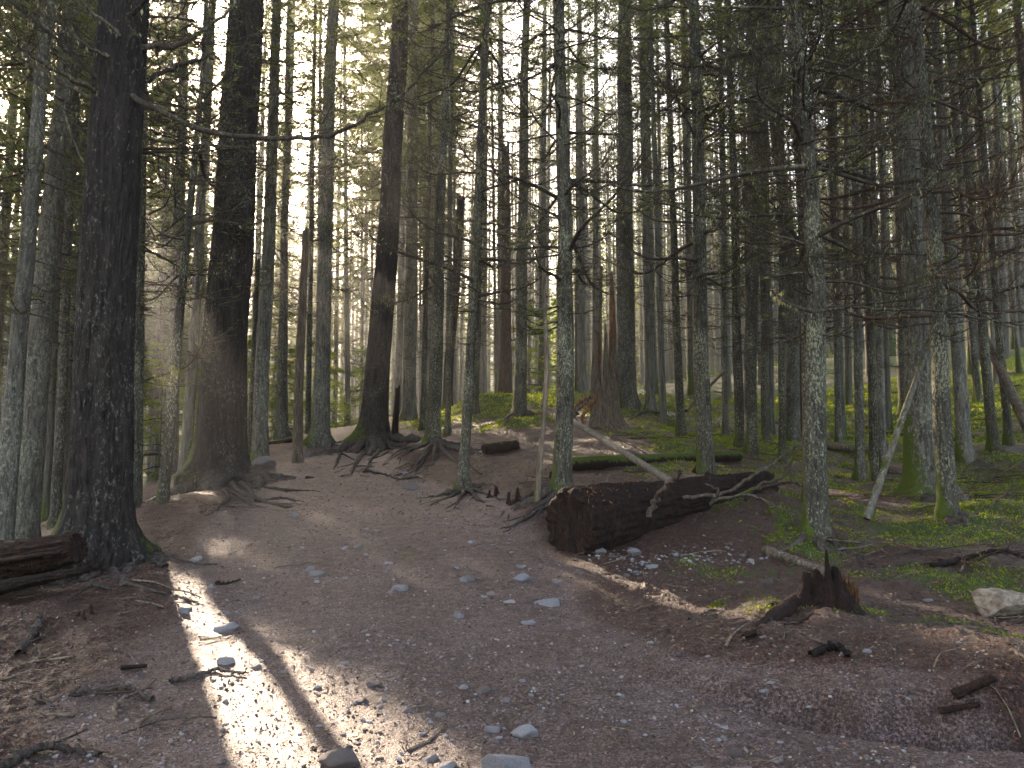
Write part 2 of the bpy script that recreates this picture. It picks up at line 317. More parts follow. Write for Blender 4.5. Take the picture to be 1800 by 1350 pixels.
def moss_mask(x, y, p=None):
    v = np.full(np.shape(x), -.2)
    for (u, vv, Y, r, a) in [(850,712,30,3.2,1.),(960,715,30,3.,.9),(780,735,28,1.8,.7),(912,750,23.2,1.3,.95),(1250,745,24,3.,.75),(1150,762,21,1.8,.5),(1320,770,21,2.5,.75),
        (1200,700,34,5,.85),(1450,700,32,6,.85),(1600,760,24,4.2,.8),(1750,700,26,6,.9),(1780,620,37,9,.9),(1500,640,42,8,.8),(1433,965,9.4,.62,.85),(1667,950,10.2,1.,.85),(1760,930,10.8,1.5,.75),
        (1600,1020,8.2,.6,.5),(1720,1050,7.7,.75,.6),(1550,930,10.6,1.,.45),(1330,940,10.2,.6,.35),(1100,805,16,1.3,.4),(1230,820,15,1.4,.5),(740,800,20,.8,.5),(1780,830,15,3.,.75),(600,730,36,2.5,.6),(620,770,26,.7,.4),(1400,830,16,2,.5),(1000,60,60,1,.0)]:
        c = ray(u, vv, Y); v = np.maximum(v, a*1.15*np.exp(-(((x-c[0])**2+(y-c[1])**2)/(r*r)))-.05)
    v = np.maximum(v, .55*sstep(38, 60, y))
    v = np.maximum(v, (.36*sstep(14, 20, y)+1.05*n2(x, y, 1.5, 15))*sstep(.10, .22, x/np.maximum(y, 1)))
    v = np.maximum(v, (.42+.5*n2(x, y, 1.2, 16))*sstep(24, 28, y)*sstep(-.09, -.05, x/np.maximum(y, 1)))
    v = np.maximum(v, (.22+.75*n2(x, y, .8, 17))*sstep(8.6, 9.6, y)*sstep(.3, .36, x/np.maximum(y, 1)))
    return np.clip(v-.9*(path_mask(x, y) if p is None else p), 0, 1)
def height(x, y, p=None, fine=True):
    z = base_z(x, y)+75*sstep(130, 380, y); p = path_mask(x, y) if p is None else p; off = 1-p
    far = sstep(12, 40, y)
    z = z+bank(x, y)-.035*p
    for mx, my, r, h in MOUNDS: z = z+h*np.exp(-((x-mx)**2+(y-my)**2)/(r*r))
    z = z+n2(x, y, 2.3, 1)*(.03+.08*off+.15*far*off)+n2(x, y, .7, 2)*(.016+.045*off+.05*far*off)
    if fine:
        z = z+n2(x, y, .27, 3)*(.009+.02*off)+np.abs(n2(x, y, .11, 4))*(.009+.022*off)+n2(x, y, .055, 6)*(.006+.010*off)
    return z
def gz(x, y): return float(height(np.array([float(x)]), np.array([float(y)]))[0])
def axis(segs):
    out = [segs[0][0]]
    for a, b, d in segs: n = max(1, int(round((b-a)/d))); out += list(a+(b-a)*(np.arange(n)+1)/n)
    return np.array(out)
def build_ground():
    xs = axis([(-600,-150,90),(-150,-60,15),(-60,-20,1.2),(-20,-9,.2),(-9,-5,.07),(-5,5,.03),(5,9,.07),(9,20,.2),(20,60,1.2),(60,150,15),(150,600,90)])
    ys = axis([(-300,-60,60),(-60,-8,6),(-8,1,.5),(1,3,.12),(3,8,.028),(8,14,.045),(14,24,.09),(24,40,.18),(40,70,.6),(70,150,4),(150,900,150)])
    X, Y = np.meshgrid(xs, ys); p = path_mask(X, Y); mo = moss_mask(X, Y, p); Z = height(X, Y, p)
    Z = Z+mo*.06*np.abs(n2(X, Y, .35, 12))
    nx, ny = len(xs), len(ys); V = np.stack([X, Y, Z], -1).reshape(-1, 3)
    i = (np.arange(ny-1)[:, None]*nx+np.arange(nx-1)[None, :]).ravel(); f = np.stack([i, i+1, i+nx+1, i+nx], 1)
    P = p.ravel(); Mo = mo.ravel(); fp = P[f].mean(1); fm = Mo[f].mean(1)
    yc = V[f][:, :, 1].mean(1)
    cls = np.where((fp > .5) & (yc < 41) & (yc > -8), 1, np.where(fm > .42, 2, 0))
    for k, nm, kd in ((0, 'ground', 'structure'), (1, 'path', 'structure'), (2, 'moss_ground', 'structure')):
        ff = f[cls == k]; us, inv = np.unique(ff.ravel(), return_inverse=True)
        mb = MB(); mb.add(V[us], inv.reshape(-1, 4), path=P[us], mossy=Mo[us])
        o = link(nm, mb.mesh(nm, M_ground)); tag(o, kind=kd)
        if k == 2: o.name = 'ground_moss'
build_ground()

# ------------------------------------------------------------------ trunks
def trunk_mesh(axis_pts, rad, sides, bump_amp, flare=0., lobes=5, moss_h=.8, moss_az=None, mats=None, seed=0, bark_f=9., name='trunk', jag=0.):
    """axis_pts (n,3) local; rad (n)"""
    n = len(axis_pts); a = np.arange(sides)*2*PI/sides; rg = np.random.default_rng(seed)
    z = axis_pts[:, 2]; ph = rg.uniform(0, 2*PI, lobes); am = rg.uniform(.5, 1.4, lobes); wdt = rg.uniform(.28, .5, lobes); ph = np.sort(ph)
    ph = np.linspace(0, 2*PI, lobes, endpoint=False)+rg.normal(0, .25, lobes)+rg.uniform(0, 2)
    lob = np.zeros(sides)
    for p_, m_, w_ in zip(ph, am, wdt):
        d = np.abs((a-p_+PI) % (2*PI)-PI); lob = np.maximum(lob, m_*np.exp(-(d/w_)**2))
    r0 = rad[0]; zz = z-.12
    fl = flare*(np.exp(-np.maximum(zz, 0)/(r0*2.2))[:, None]*(.22+.16*lob[None, :])+np.exp(-np.maximum(zz, 0)/(r0*.55))[:, None]*lob[None, :]*.75)
    R = rad[:, None]*(1+fl)
    cs = np.stack([np.cos(a), np.sin(a)], 1)
    q = np.stack([cs[None, :, 0]*np.ones((n, 1)), cs[None, :, 1]*np.ones((n, 1)), (z/max(r0, .05)*.16)[:, None]*np.ones((1, sides))], -1)
    q = q*(bark_f*max(r0, .1)/.3)**.5*2.2+seed*7.3
    w1 = noise(q*.22)
    nb = (1-np.abs(noise(q+w1[..., None]*1.5))*2.4)*.6+noise(q*2.3)*.4
    R = R*(1+.05*noise(np.stack([q[..., 0]*.15, q[..., 1]*.15, z[:, None]*.5+0*R], -1)))+bump_amp*nb
    V = axis_pts[:, None, :]+np.concatenate([R[..., None]*cs[None], np.zeros((n, sides, 1))], -1)
    if jag > 0: V[-2:, :, 2] += (jag*np.abs(rg.normal(0, 1, sides)))[None, :]
    i = np.arange(n-1)[:, None]*sides; k = np.arange(sides)[None, :]; k2 = (k+1) % sides
    f = np.stack([i+k, i+k2, i+k2+sides, i+k+sides], -1).reshape(-1, 4)
    az = moss_az if moss_az is not None else PI*.8
    dd = np.cos(a-az)
    ms = np.clip(1.15-z[:, None]/max(moss_h, .01)*(1.1-.55*dd[None, :]), 0, 1)*(.55+.45*dd[None, :])*(moss_h > 0)
    mb = MB(); mb.add(V, f, moss=ms.ravel())
    c = np.r_[V[-1], [V[-1].mean(0)-np.array([0, 0, rad[-1]*.5])]]; kk = np.arange(sides)
    mb.add(c, np.stack([kk, (kk+1) % sides, np.full(sides, sides)], 1))
    return mb.mesh(name, mats)

# --- prototypes of branches and crowns (meshes shared by many trees)
def main_curve(n, L, rg, dip=.25, rise=.45, k=9):
    s = np.linspace(0, 1, k)[None, :]; L = np.reshape(L, (-1, 1))
    d = dip*rg.uniform(.3, 1.5, (n, 1)); r = rise*rg.uniform(.3, 1.5, (n, 1))
    x = s*L*(1-.12*s*s); z = L*(-d*s+r*s**2.4); y = L*.10*rg.normal(0, 1, (n, 1))*s*s+L*.03*np.sin(s*rg.uniform(4, 9, (n, 1))+rg.uniform(0, 6, (n, 1)))
    z = z+L*.02*np.sin(s*rg.uniform(6, 12, (n, 1)))
    return np.stack([x, y, z], -1)
def place(P, az, z):
    c, s = np.cos(az)[:, None], np.sin(az)[:, None]
    return np.stack([P[..., 0]*c-P[..., 1]*s, P[..., 0]*s+P[..., 1]*c, P[..., 2]+np.reshape(z, (-1, 1))], -1)
def dead_branch(seed, L=2.4, dense=1., mt=None, lich=0.3, needles=0.):
    rg = np.random.default_rng(seed); mb = MB()
    P = main_curve(1, [L], rg, k=14); tubes(mb, P, [.017*L**.8], [.004], 6)
    Q, l = grow(P, int(13*dense), [L*.42], 50, 6, up=.12, bend=.22, t0=.12, rg=rg); tubes(mb, Q, .0065, .002, 4)
    Q2, l2 = grow(Q, 6, l*.5, 48, 4, up=.08, bend=.2, rg=rg, t0=.2); tubes(mb, Q2, .003, .0012, 3)
    Q3, l3 = grow(Q2, 3, l2*.6, 45, 3, bend=.15, rg=rg); tubes(mb, Q3, .0016, .0009, 3)
    if lich:
        n = int(60*lich*L); c = Q.reshape(-1, 3)[rg.integers(0, Q.shape[0]*Q.shape[1], n)]
        D = np.stack([rg.normal(0, .015, n), rg.normal(0, .015, n), -rg.uniform(.03, .12, n)], -1); leaves(mb, c, D, np.stack([rg.normal(0, .004, n), rg.normal(0, .004, n), 0*c[:, 0]], -1), 1)
    if needles:
        sel = Q2[rg.random(len(Q2)) < needles]; spray(mb, sel, 12, .05, .007, rg, 2)
    return mb.mesh('branch', [mt or M_twig, M_lichhang, M_needle])
BR = [dead_branch(100+i, L=2.0+.15*i, lich=.25, dense=1.5) for i in range(7)]+[dead_branch(120+i, L=2.2, lich=.5, needles=.55) for i in range(3)]
BRR = [dead_branch(140+i, L=2.8, dense=1.9, mt=M_redtwig, lich=.25) for i in range(4)]
STUB = []
for i in range(3):
    rg = np.random.default_rng(160+i); mb = MB(); P = main_curve(1, [.35+.2*i], rg, k=5); tubes(mb, P, [.013], [.005], 5)
    Q, l = grow(P, 4, [.2], 50, 3, rg=rg); tubes(mb, Q, .004, .0015, 3); STUB.append(mb.mesh('branch', [M_twig]))
def branchwork(seed, z0, z1, n, L0, needles, tuft=(.085, .013), sides=3, mtw=None, twig=1.):
    """a shell of dead lower branches for mid-distance trunks"""
    rg = np.random.default_rng(seed); mb = MB()
    z = np.sort(rg.uniform(z0, z1, n)); L = L0*rg.uniform(.4, 1.15, n)*np.interp(z, [z0, z0+4], [.55, 1.])
    P = place(main_curve(n, L, rg, k=8), rg.uniform(0, 2*PI, n), z); tubes(mb, P, .011*L**.6+.004, .004, 4)
    Q, l = grow(P, 9, L*.42, 52, 5, up=.05, bend=.12, rg=rg); tubes(mb, Q, .0055*twig, .003*twig, 3)
    Q2, l2 = grow(Q, 4, l*.5, 50, 3, rg=rg, bend=.05); tubes(mb, Q2, .0032*twig, .002*twig, 3)
    if needles > 0:
        zz = Q2[:, 0, 2]; pr = needles*np.interp(zz, [z0, z1], [.25, 1.4]); sel = Q2[rg.random(len(Q2)) < pr]; spray(mb, sel, 8, tuft[0], tuft[1], rg, 1)
    return mb.mesh('branchwork', [mtw or M_twig, M_needle])
def crown_mesh(seed, z0, z1, R0, nb, fol=None, droop=.3, leaf=(.17, .023), twigs=9, dense=14):
    rg = np.random.default_rng(seed); mb = MB()
    z = z0+(z1-z0)*rg.uniform(0, 1, nb)**.9; t = (z-z0)/(z1-z0)
    L = R0*(1-t)**.75*np.interp(t, [0, .15, 1], [.7, 1, 1])*rg.uniform(.55, 1.2, nb)+.25
    P = main_curve(nb, L, rg, dip=droop, rise=.12, k=7); P = place(P, rg.uniform(0, 2*PI, nb), z); tubes(mb, P, .012*L**.7+.004, .004, 3)
    Q, l = grow(P, twigs, L*.42, 55, 4, up=-.05, bend=-.15, rg=rg, t0=.2, fall=.7); tubes(mb, Q, .005, .003, 3)
    spray(mb, Q, dense, leaf[0], leaf[1], rg, 1)
    Q2, l2 = grow(Q, 3, l*.5, 50, 3, bend=-.12, rg=rg, t0=.3); spray(mb, Q2, dense//2, leaf[0]*.8, leaf[1]*.85, rg, 1)
    return mb.mesh('crown', [M_twig, fol or M_needle])
CROWN = [crown_mesh(200+i, 0, [20, 23, 18, 21, 16][i], [3.6, 3.2, 3.8, 3.0, 2.8][i], [120, 125, 110, 120, 100][i], dense=14) for i in range(5)]
CR_H = [20, 23, 18, 21, 16]
CROWN += [crown_mesh(240+i, 0, [20, 23, 18][i], [3.4, 3.0, 3.2][i], 62, leaf=(.13, .018), dense=14) for i in range(3)]; CR_H += [20, 23, 18]
CR_BIG = [crown_mesh(220+i, 0, 24, 4.8, 150, leaf=(.15, .02)) for i in range(2)]
NC = len(CROWN)
BW = [branchwork(300+i, 2.5, 14, 74, 2.0, .15) for i in range(3)]+[branchwork(310+i, 4, 15, 66, 2.3, .5) for i in range(3)]
BWR = [branchwork(320+i, 2.6, 14, 50, 2.2, .03, mtw=M_redtwig) for i in range(2)]

GROUP = 'conifer trunks of the forest'
corridors = []          # filled below: sunbeams that reach the floor
LIT = [(318,1030,.10),(345,1060,.10),(375,1095,.12),(300,1060,.05),(410,1130,.14),(450,1165,.16),(490,1205,.18),(530,1245,.2),(575,1290,.22),(620,1335,.22),(560,1215,.12),(600,1250,.14),
       (430,1250,.16),(470,1300,.18),(400,1190,.14),(370,1140,.12),(520,1330,.2),(680,1290,.16),(740,1330,.18),(640,1230,.1),
       (1060,1012,.10),(1110,1026,.11),(1165,1042,.12),(1220,1056,.13),(1280,1068,.14),(1330,1076,.15),(1250,1062,.1),(1370,1080,.12),(1030,998,.09),(1530,1058,.12),(1580,1068,.13),(1640,1078,.14),(1700,1088,.15),(1760,1100,.16),(1800,1112,.18),
       (1700,1105,.16),(1780,1130,.18),(1560,1072,.16),(1620,1092,.18),(1740,1115,.18),(1790,1150,.16),(1500,1045,.1),(1660,1095,.16)]
ALL_TREES = []
def cut_corridors(me, M):
    """drop tufts of this crown that stand in a sunbeam; returns a pruned copy or None"""
    nf = len(me.polygons); nv = len(me.vertices)
    co = np.empty(nv*3, np.float32); me.vertices.foreach_get('co', co); co = co.reshape(-1, 3)@np.array(M.to_3x3()).T+np.array(M.translation)
    ls = np.empty(nf, np.int32); lt = np.empty(nf, np.int32); me.polygons.foreach_get('loop_start', ls); me.polygons.foreach_get('loop_total', lt)
    lv = np.empty(len(me.loops), np.int32); me.loops.foreach_get('vertex_index', lv); c = co[lv[ls]]*.5+co[lv[ls+2]]*.5
    kill = np.zeros(nf, bool)
    for p, r in corridors:
        d = c-p; t = d@SUN; d2 = (d*d).sum(1)-t*t; kill |= (d2 < (r+.05)**2) & (t > 0)
    if kill.sum() < 8: return None
    keep = np.where(~kill)[0]; mi = np.empty(nf, np.int32); me.polygons.foreach_get('material_index', mi)
    vl = co0 = np.empty(nv*3, np.float32); me.vertices.foreach_get('co', co0); co0 = co0.reshape(-1, 3)
    mb = MB(); f4 = lv[ls[keep][:, None]+np.arange(4)[None, :]] if (lt == 4).all() else None
    if f4 is None: return None
    us, inv = np.unique(f4.ravel(), return_inverse=True); mb.add(co0[us], inv.reshape(-1, 4)); mb.m4 = [mi[keep]]
    return mb.mesh(me.name, list(me.materials))

def tree(label, base, top, w0, w1, Y, mt=None, H=None, crown=None, bw=None, flare=.5, sides=20, bump=.008, name='conifer_tree', nbr=0, brz=(1.5, 11), broken=None,
         moss_h=.8, curve=0., br_set=None, group=GROUP, sink=.15, lobes=5, cs=1., moss_az=None, seed=None, bsc=(.6, 1.1), rings=None, mid=None):
    """base/top: photo pixels of the foot and of a higher point; w0,w1: widths there in pixels"""
    i = len(ALL_TREES); seed = seed if seed is not None else 1000+i; rg = np.random.default_rng(seed)
    b = ray(*base, Y); t = ray(*top, Y); g = gz(b[0], b[1]); b[2] = g
    r0 = w0/F*Y/2; r1 = w1/F*Y/2; ht = max(t[2]-b[2], .5); lean = (t-b)/ht
    H = H or rg.uniform(26, 33)
    if broken: H = broken = max(ray(*broken, Y)[2]-g, .3)
    zs = np.r_[np.array([-.6*r0-sink, -.02]), np.cumsum(np.full(200, 1.0))*0]
    n = rings or 60; q = np.linspace(0, 1, n)**1.35; zs = np.r_[[-.25-sink], q*H]
    sl = (r0-r1)/ht; rad = r0-sl*zs; rmin = r1*.25 if not broken else r1*.5
    tail = np.interp(zs, [0, ht, max(H, ht+1)], [0, 0, 1]); rad = np.where(zs > ht, r1*(1-tail)+.02*tail, rad)
    if broken: rad = np.interp(zs, [0, H], [r0, r1])
    rad = np.maximum(rad, .012)
    ax = lean[None, :]*zs[:, None]; ax[:, 2] = zs
    # beyond the measured height the stem straightens up
    over = np.maximum(zs-ht, 0); ax[:, 0] -= lean[0]*over*.6
    ax[:, 1] = rg.normal(0, .012)*zs
    if mid:
        m_ = ray(mid[0], mid[1], Y); fz = (m_[2]-b[2]); dx = m_[0]-(b[0]+lean[0]*fz); s_ = zs/max(fz, .1); ax[:, 0] += dx*np.interp(zs, [0, fz, ht], [0, 1, 0])
        kk = np.array([.25, .5, .25]); ax[1:-1, 0] = np.convolve(ax[:, 0], kk, 'same')[1:-1]
    ax[:, 0] += (noise(np.stack([zs*.22, 0*zs+seed, 0*zs], -1))-noise(np.array([[0., seed, 0.]])))*(.10*min(1, r0*4)+curve)
    ax[:, 0] += .012*noise(np.stack([zs*1.1, 0*zs+seed, 0*zs+5], -1))
    me = trunk_mesh(ax, rad, sides, bump, flare, lobes, moss_h, moss_az, mt or M_grey, seed, jag=.25*r0*4 if broken else 0)
    root = link(name, None, loc=b); root.empty_display_size = .3
    tag(root, label, 'tree', group)
    link('trunk', me, root)
    axz = lambda z: np.array([np.interp(z, zs, ax[:, 0]), np.interp(z, zs, ax[:, 1]), z]); rz = lambda z: float(np.interp(z, zs, rad))
    if bw is not None and not broken:
        top_z = axz(8); ob_ = link('branchwork', bw, root, loc=(top_z[0]*.5, 0, 0), rot=(0, math.atan2(axz(10)[0]-axz(2)[0], 8)*.5, rg.uniform(0, 6.28)), sc=(1, 1, 1))
        prb = cut_corridors(bw, Matrix.Translation(Vector(b)) @ Matrix.Translation((top_z[0]*.5, 0, 0)) @ ob_.rotation_euler.to_matrix().to_4x4())
        if prb: ob_.data = prb
    nbr = int(nbr*1.3)
    for k in range(nbr):
        z = rg.uniform(*brz); z = min(z, H*.98); st = br_set or BR; me_b = st[rg.integers(len(st))] if rg.random() < .72 else STUB[rg.integers(3)]
        s_ = rg.uniform(*bsc); p = axz(z); az = rg.uniform(0, 2*PI)
        p = p+np.array([math.cos(az), math.sin(az), 0])*rz(z)*.7
        link('branch', me_b, root, loc=p, rot=(rg.normal(0, .15), rg.normal(-.12, .22), az), sc=(s_, s_, s_))
    if crown is not None and not broken:
        k, z0 = crown; me_c = (CROWN+CR_BIG)[k]; hh = (CR_H+[24, 24])[k]; sz = (H+1.0-z0)/hh; p = axz(z0); p[0] = (p[0]+axz(H)[0])*.5
        oc = link('crown', me_c, root, loc=p, rot=(0, 0, rg.uniform(0, 6.28)), sc=(cs, cs, sz))
        M = Matrix.Translation(Vector(b)) @ Matrix.Translation(Vector(p)) @ oc.rotation_euler.to_matrix().to_4x4() @ Matrix.Diagonal((cs, cs, sz, 1))
        pr = cut_corridors(me_c, M)
        if pr: oc.data = pr
    ALL_TREES.append((b[0], b[1], r0)); root['_r'] = r0
    return root, b, axz, rz

def ground_hit(u, v):
    """where the line of sight through a photo pixel meets the terrain"""
    Ys = np.linspace(3, 60, 1500); P = np.array([ray(u, v, y) for y in Ys]); G = base_z(P[:, 0], P[:, 1])+bank(P[:, 0], P[:, 1])
    i = int(np.argmax(P[:, 2] < G)); 
    if not (P[:, 2] < G).any(): i = len(Ys)-1
    p = P[i].copy(); p[2] = gz(p[0], p[1]); return p
for u, v, r in LIT: corridors.append((ground_hit(u, v)+np.array([0, 0, .05]), r))
for u, v, Y, r in [(1595,600,13.7,.14),(1597,650,13.7,.14),(1597,700,13.7,.14),(1600,800,13.7,.14),(1600,840,13.6,.16),(1598,750,13.7,.12),(1590,500,13.7,.12),(1592,550,13.7,.12),
                   (976,650,11.4,.08),(976,720,11.4,.08),(976,800,11.4,.08),(975,850,11.4,.08),(1425,620,9.4,.07),(1425,700,9.4,.07),(1425,580,9.4,.07),(1600,720,10.9,.06),(1570,800,10.9,.06),(1540,860,10.9,.06),
                   (1000,850,9.6,.12),(965,885,9.5,.08),(1060,840,9.8,.08),(850,715,30,.6),(920,725,29,.6),(800,718,31,.5),(960,722,29,.5),(830,700,32,.6),(1290,720,30,.5),(1350,700,32,.6),(1450,690,33,.6),(1700,690,28,.5),(1760,640,33,.6),(1240,690,34,.6),(880,720,30,.4),(1000,730,28,.4),(1270,700,32,.6),(1220,710,32,.5),
                   (1542,600,17.8,.08),(1550,700,17.8,.08),(1505,560,16.8,.06),(640,690,24,.12),(655,560,24,.12),(662,460,24,.12),(1045,640,22.8,.2),(1072,560,22.8,.12),(1500,1040,6.5,.06),(1780,940,10.3,.12)]:
    q_ = ray(u, v, Y); q_[2] = max(q_[2], gz(q_[0], q_[1])+.12); corridors.append((q_, r))

# ---- hand-placed trees -------------------------------------------------------------------------------
B = BW
T1, t1b, t1ax, t1r = tree('massive dark fir at left with deep furrowed bark, sweeping limbs and a wide root flare', (166,985), (216,0), 94, 80, 8.6, M_old, H=30, crown=(8, 12), flare=1.25, sides=200, rings=520, bump=.026, lobes=6, moss_h=1.2, sink=.35)
T2, t2b, t2ax, t2r = tree('second massive fir beside the trail, mossy on the left of its broad flared base', (383,846), (430,0), 76, 60, 17, M_old, H=36, crown=(9, 15), flare=1.0, sides=160, rings=380, bump=.032, lobes=7, moss_h=1.8, sink=.35, bw=B[4])
T3, t3b, t3ax, t3r = tree('stout leaning fir standing on the right bank where the trail bends out of sight', (655,775), (706,0), 44, 29, 24.5, M_old, H=34, crown=(8, 15), flare=1.0, sides=80, rings=220, bump=.015, lobes=6, moss_h=1.5, sink=.3, bw=B[3], mid=(679,450))
def T(label, base, top, w0, w1, Y, mt=M_grey, cz=12, k=None, bwi=0, **kw):
    k = 5+len(ALL_TREES) % 3 if k is None else k
    return tree(label, base, top, w0, w1, Y, mt, crown=(k, cz) if cz else None, bw=None if bwi is None else B[bwi], **kw)
T('grey lichened trunk leaning in from the bottom left corner, leftmost of the near trees', (4,930), (86,0), 33, 20, 13, bwi=3)
T('broad grey trunk rising close behind the leftmost trunk', (38,930), (118,100), 46, 27, 15, bwi=4)
T('narrow grey trunk half hidden at the left edge of the massive dark fir', (98,905), (143,0), 17, 12, 18, bwi=1)
T('dark straight trunk tight against the right side of the massive dark fir', (231,897), (254,0), 24, 19, 12.8, M_lich, nbr=12, flare=.3)
T('thin stem with moss rim close behind the trunk right of the massive fir', (244,880), (262,0), 12, 8, 14.2, M_lich, flare=.2)
T('slim dark leaning tree with a gold lit edge standing left of the second fir', (286,882), (356,140), 19, 8, 13, M_lich, cz=11, H=17, k=4, cs=.5, nbr=14, mid=(327,450), flare=.35)
T('grey trunk seen in the bright gap between the two massive firs', (300,838), (318,100), 23, 16, 24, bwi=4)
T('straight pale trunk standing just right of the second massive fir', (457,814), (486,0), 27, 16, 19, bwi=3, flare=.2)
T('short thin snag with a snapped top right of the second massive fir', (438,818), (452,462), 11, 8, 19.6, M_lich, cz=0, bwi=None, broken=(452,462), flare=.2, group=None)
T('dark trunk with flared foot on the far left verge above the ravine', (496,768), (502,300), 19, 11, 27, bwi=1, flare=.7)
T('barkless brown snag with a square broken top on the left trail verge', (524,802), (537,412), 18, 11, 20.5, M_dead, cz=0, bwi=None, broken=(537,412), flare=.2, moss_h=.3, group=None)
T('sturdy grey tree with mossy buttress on the left verge where the trail narrows', (562,778), (587,0), 29, 19, 24.5, bwi=3, flare=.8, moss_h=1.5, sides=40)
T('slim pale trunk tucked between the barkless brown snag and the mossy buttressed tree', (541,785), (552,200), 10, 7, 27, bwi=1, flare=.2)
T('burnt black post standing beside the stout leaning fir', (693,764), (698,690), 12, 8, 24.6, M_rot, cz=0, bwi=None, broken=(698,688), flare=.5, group=None, name='charred_post', moss_h=0)
T('wide pale grey trunk right behind the black post', (719,748), (731,0), 25, 18, 30, bwi=3, flare=.4)
T('thin dark stem standing right of the wide pale trunk', (742,766), (758,100), 10, 7, 26, M_lich, bwi=1)
T('dark mossy footed tree on the root tangled bank right of the trail', (760,799), (789,0), 25, 11, 20, M_lich, bwi=None, nbr=22, brz=(4, 14), flare=.75, moss_h=1.3, sides=32)
T('slender stem with spread roots just behind the root bank tree', (787,775), (793,200), 10, 7, 24, M_lich, bwi=1, flare=.8)
T('thin dark tree with claw like exposed roots nearest the middle of the trail', (814,862), (858,0), 18, 11, 14, M_lich, cz=10, cs=.7, nbr=24, brz=(3, 11), flare=.8, moss_h=.3, mid=(836,450), sides=28)
T('dark stem directly behind the tree with claw like roots', (834,738), (846,300), 14, 10, 28, M_lich, bwi=0, flare=.5)
T('red barked cedar snag with a snapped top behind the moss mound', (888,704), (890,262), 23, 13, 35, M_red, cz=0, bwi=None, broken=(890,262), flare=.45, moss_h=.5, group=None, name='cedar_snag')
T('dark tree on its own mossy root hummock in the middle of the photo', (912,746), (926,0), 23, 13, 24, M_lich, bwi=0, flare=.75, moss_h=1.2, sides=36)
T('thin crooked dead stem with orange bark strip left of the near middle tree', (944,888), (956,472), 11, 5, 11.3, M_dead, cz=0, bwi=None, broken=(957,470), mid=(962,650), flare=.15, group=None, moss_h=.5)
c12 = T('near lichen spotted tree behind the end of the big log, its left edge sunlit', (988,872), (981,0), 33, 20, 11.5, M_lich, cz=10.5, cs=.85, nbr=26, brz=(3.2, 10.5), flare=.5, moss_h=1., mid=(994,400), sides=56, rings=160, bump=.006)
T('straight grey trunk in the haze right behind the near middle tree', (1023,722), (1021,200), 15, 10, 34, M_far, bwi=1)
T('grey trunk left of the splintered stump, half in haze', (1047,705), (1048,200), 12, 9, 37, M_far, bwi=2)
T('thin dead pole with broken tip rising behind the splintered stump', (1052,722), (1057,472), 8, 5, 27, M_dead, cz=0, bwi=None, broken=(1057,472), flare=.1, group=None)
T('big straight fir standing directly behind the splintered stump', (1101,714), (1098,100), 34, 26, 29, M_grey, bwi=3, flare=.7, moss_h=1.4, sides=60, rings=140, k=1)
T('pale tree with root plate and flared foot right of the big straight fir', (1143,722), (1132,200), 16, 10, 28.5, M_far, bwi=1, flare=.9)
T('dark slim tree with spreading roots midway between splintered stump and near right trees', (1197,764), (1178,150), 15, 10, 22, M_lich, bwi=0, flare=.6)
rF = T('furrowed lichen grey tree with a split bark foot behind the big log', (1241,842), (1212,0), 29, 18, 14, M_lich, cz=10.5, nbr=26, brz=(3, 11), flare=.35, sides=48, rings=140, bump=.007)
T('thin pale trunk just right of the furrowed tree', (1275,768), (1268,100), 11, 9, 25, M_grey, bwi=1)
T('slender tree slightly bent, second right of the furrowed tree', (1302,800), (1284,150), 17, 12, 20, M_lich, bwi=0)
T('rough dark trunk third right of the furrowed tree', (1321,804), (1324,150), 21, 22, 19.2, M_lich, bwi=2, flare=.3)
T('thin trunk with flared foot touching the rough dark trunk', (1346,778), (1336,200), 14, 11, 23, M_lich, bwi=1, flare=.5)
T('thin pole like tree left of the red brown trunk', (1375,806), (1370,200), 13, 9, 18.8, M_lich, bwi=None, nbr=8)
T('left of two stout trunks behind the near right tree, leaning left', (1394,778), (1350,150), 24, 18, 24, M_grey, bwi=3, flare=.4, mid=(1390,450))
T('reddish stout trunk hidden behind the near right tree', (1411,784), (1410,480), 24, 20, 24.4, M_red, cz=0, bwi=None, broken=(1410,462), flare=.3, group=None)
r10 = T('near right tree with knobbly branch whorl and moss rounded foot', (1434,964), (1403,0), 40, 18, 9.5, M_lich, cz=10, cs=.8, nbr=30, brz=(2.9, 9.5), flare=.45, moss_h=.5, mid=(1436,500), sides=64, rings=190, bump=.007)
T('dark bent stem running up just left of the near right tree', (1420,890), (1376,0), 15, 11, 11.6, M_lich, cz=9.5, cs=.6, nbr=14, brz=(4, 10), mid=(1406,430))
T('narrow grey stem first to the right of the near right tree', (1475,804), (1470,250), 11, 8, 22, M_grey, bwi=None, nbr=8, brz=(3, 14))
T('slim stem second to the right of the near right tree', (1512,852), (1496,200), 16, 11, 17, M_grey, bwi=None, br_set=BRR, nbr=16, brz=(3.2, 11))
T('slim stem with sunlit edge third to the right of the near right tree', (1537,846), (1512,200), 16, 9, 17.2, M_lich, bwi=None, br_set=BRR, nbr=16, brz=(3.2, 11))
T('bright sunlit thin stem fourth to the right of the near right tree', (1553,836), (1536,200), 13, 8, 18, M_grey, bwi=None, br_set=BRR, nbr=12, brz=(3.4, 12))
T('grey trunk on the slope just left of the stout mossy tree', (1590,750), (1574,200), 17, 13, 27, M_grey, bwi=1)
r17 = T('stout sunlit tree at right with bright green moss on its flared foot', (1628,882), (1574,0), 64, 34, 14, M_grey, cz=12, k=8, flare=.75, sides=100, rings=240, bump=.014, moss_h=2.0, lobes=6, nbr=12, brz=(6, 12), br_set=BRR, mid=(1610,450))
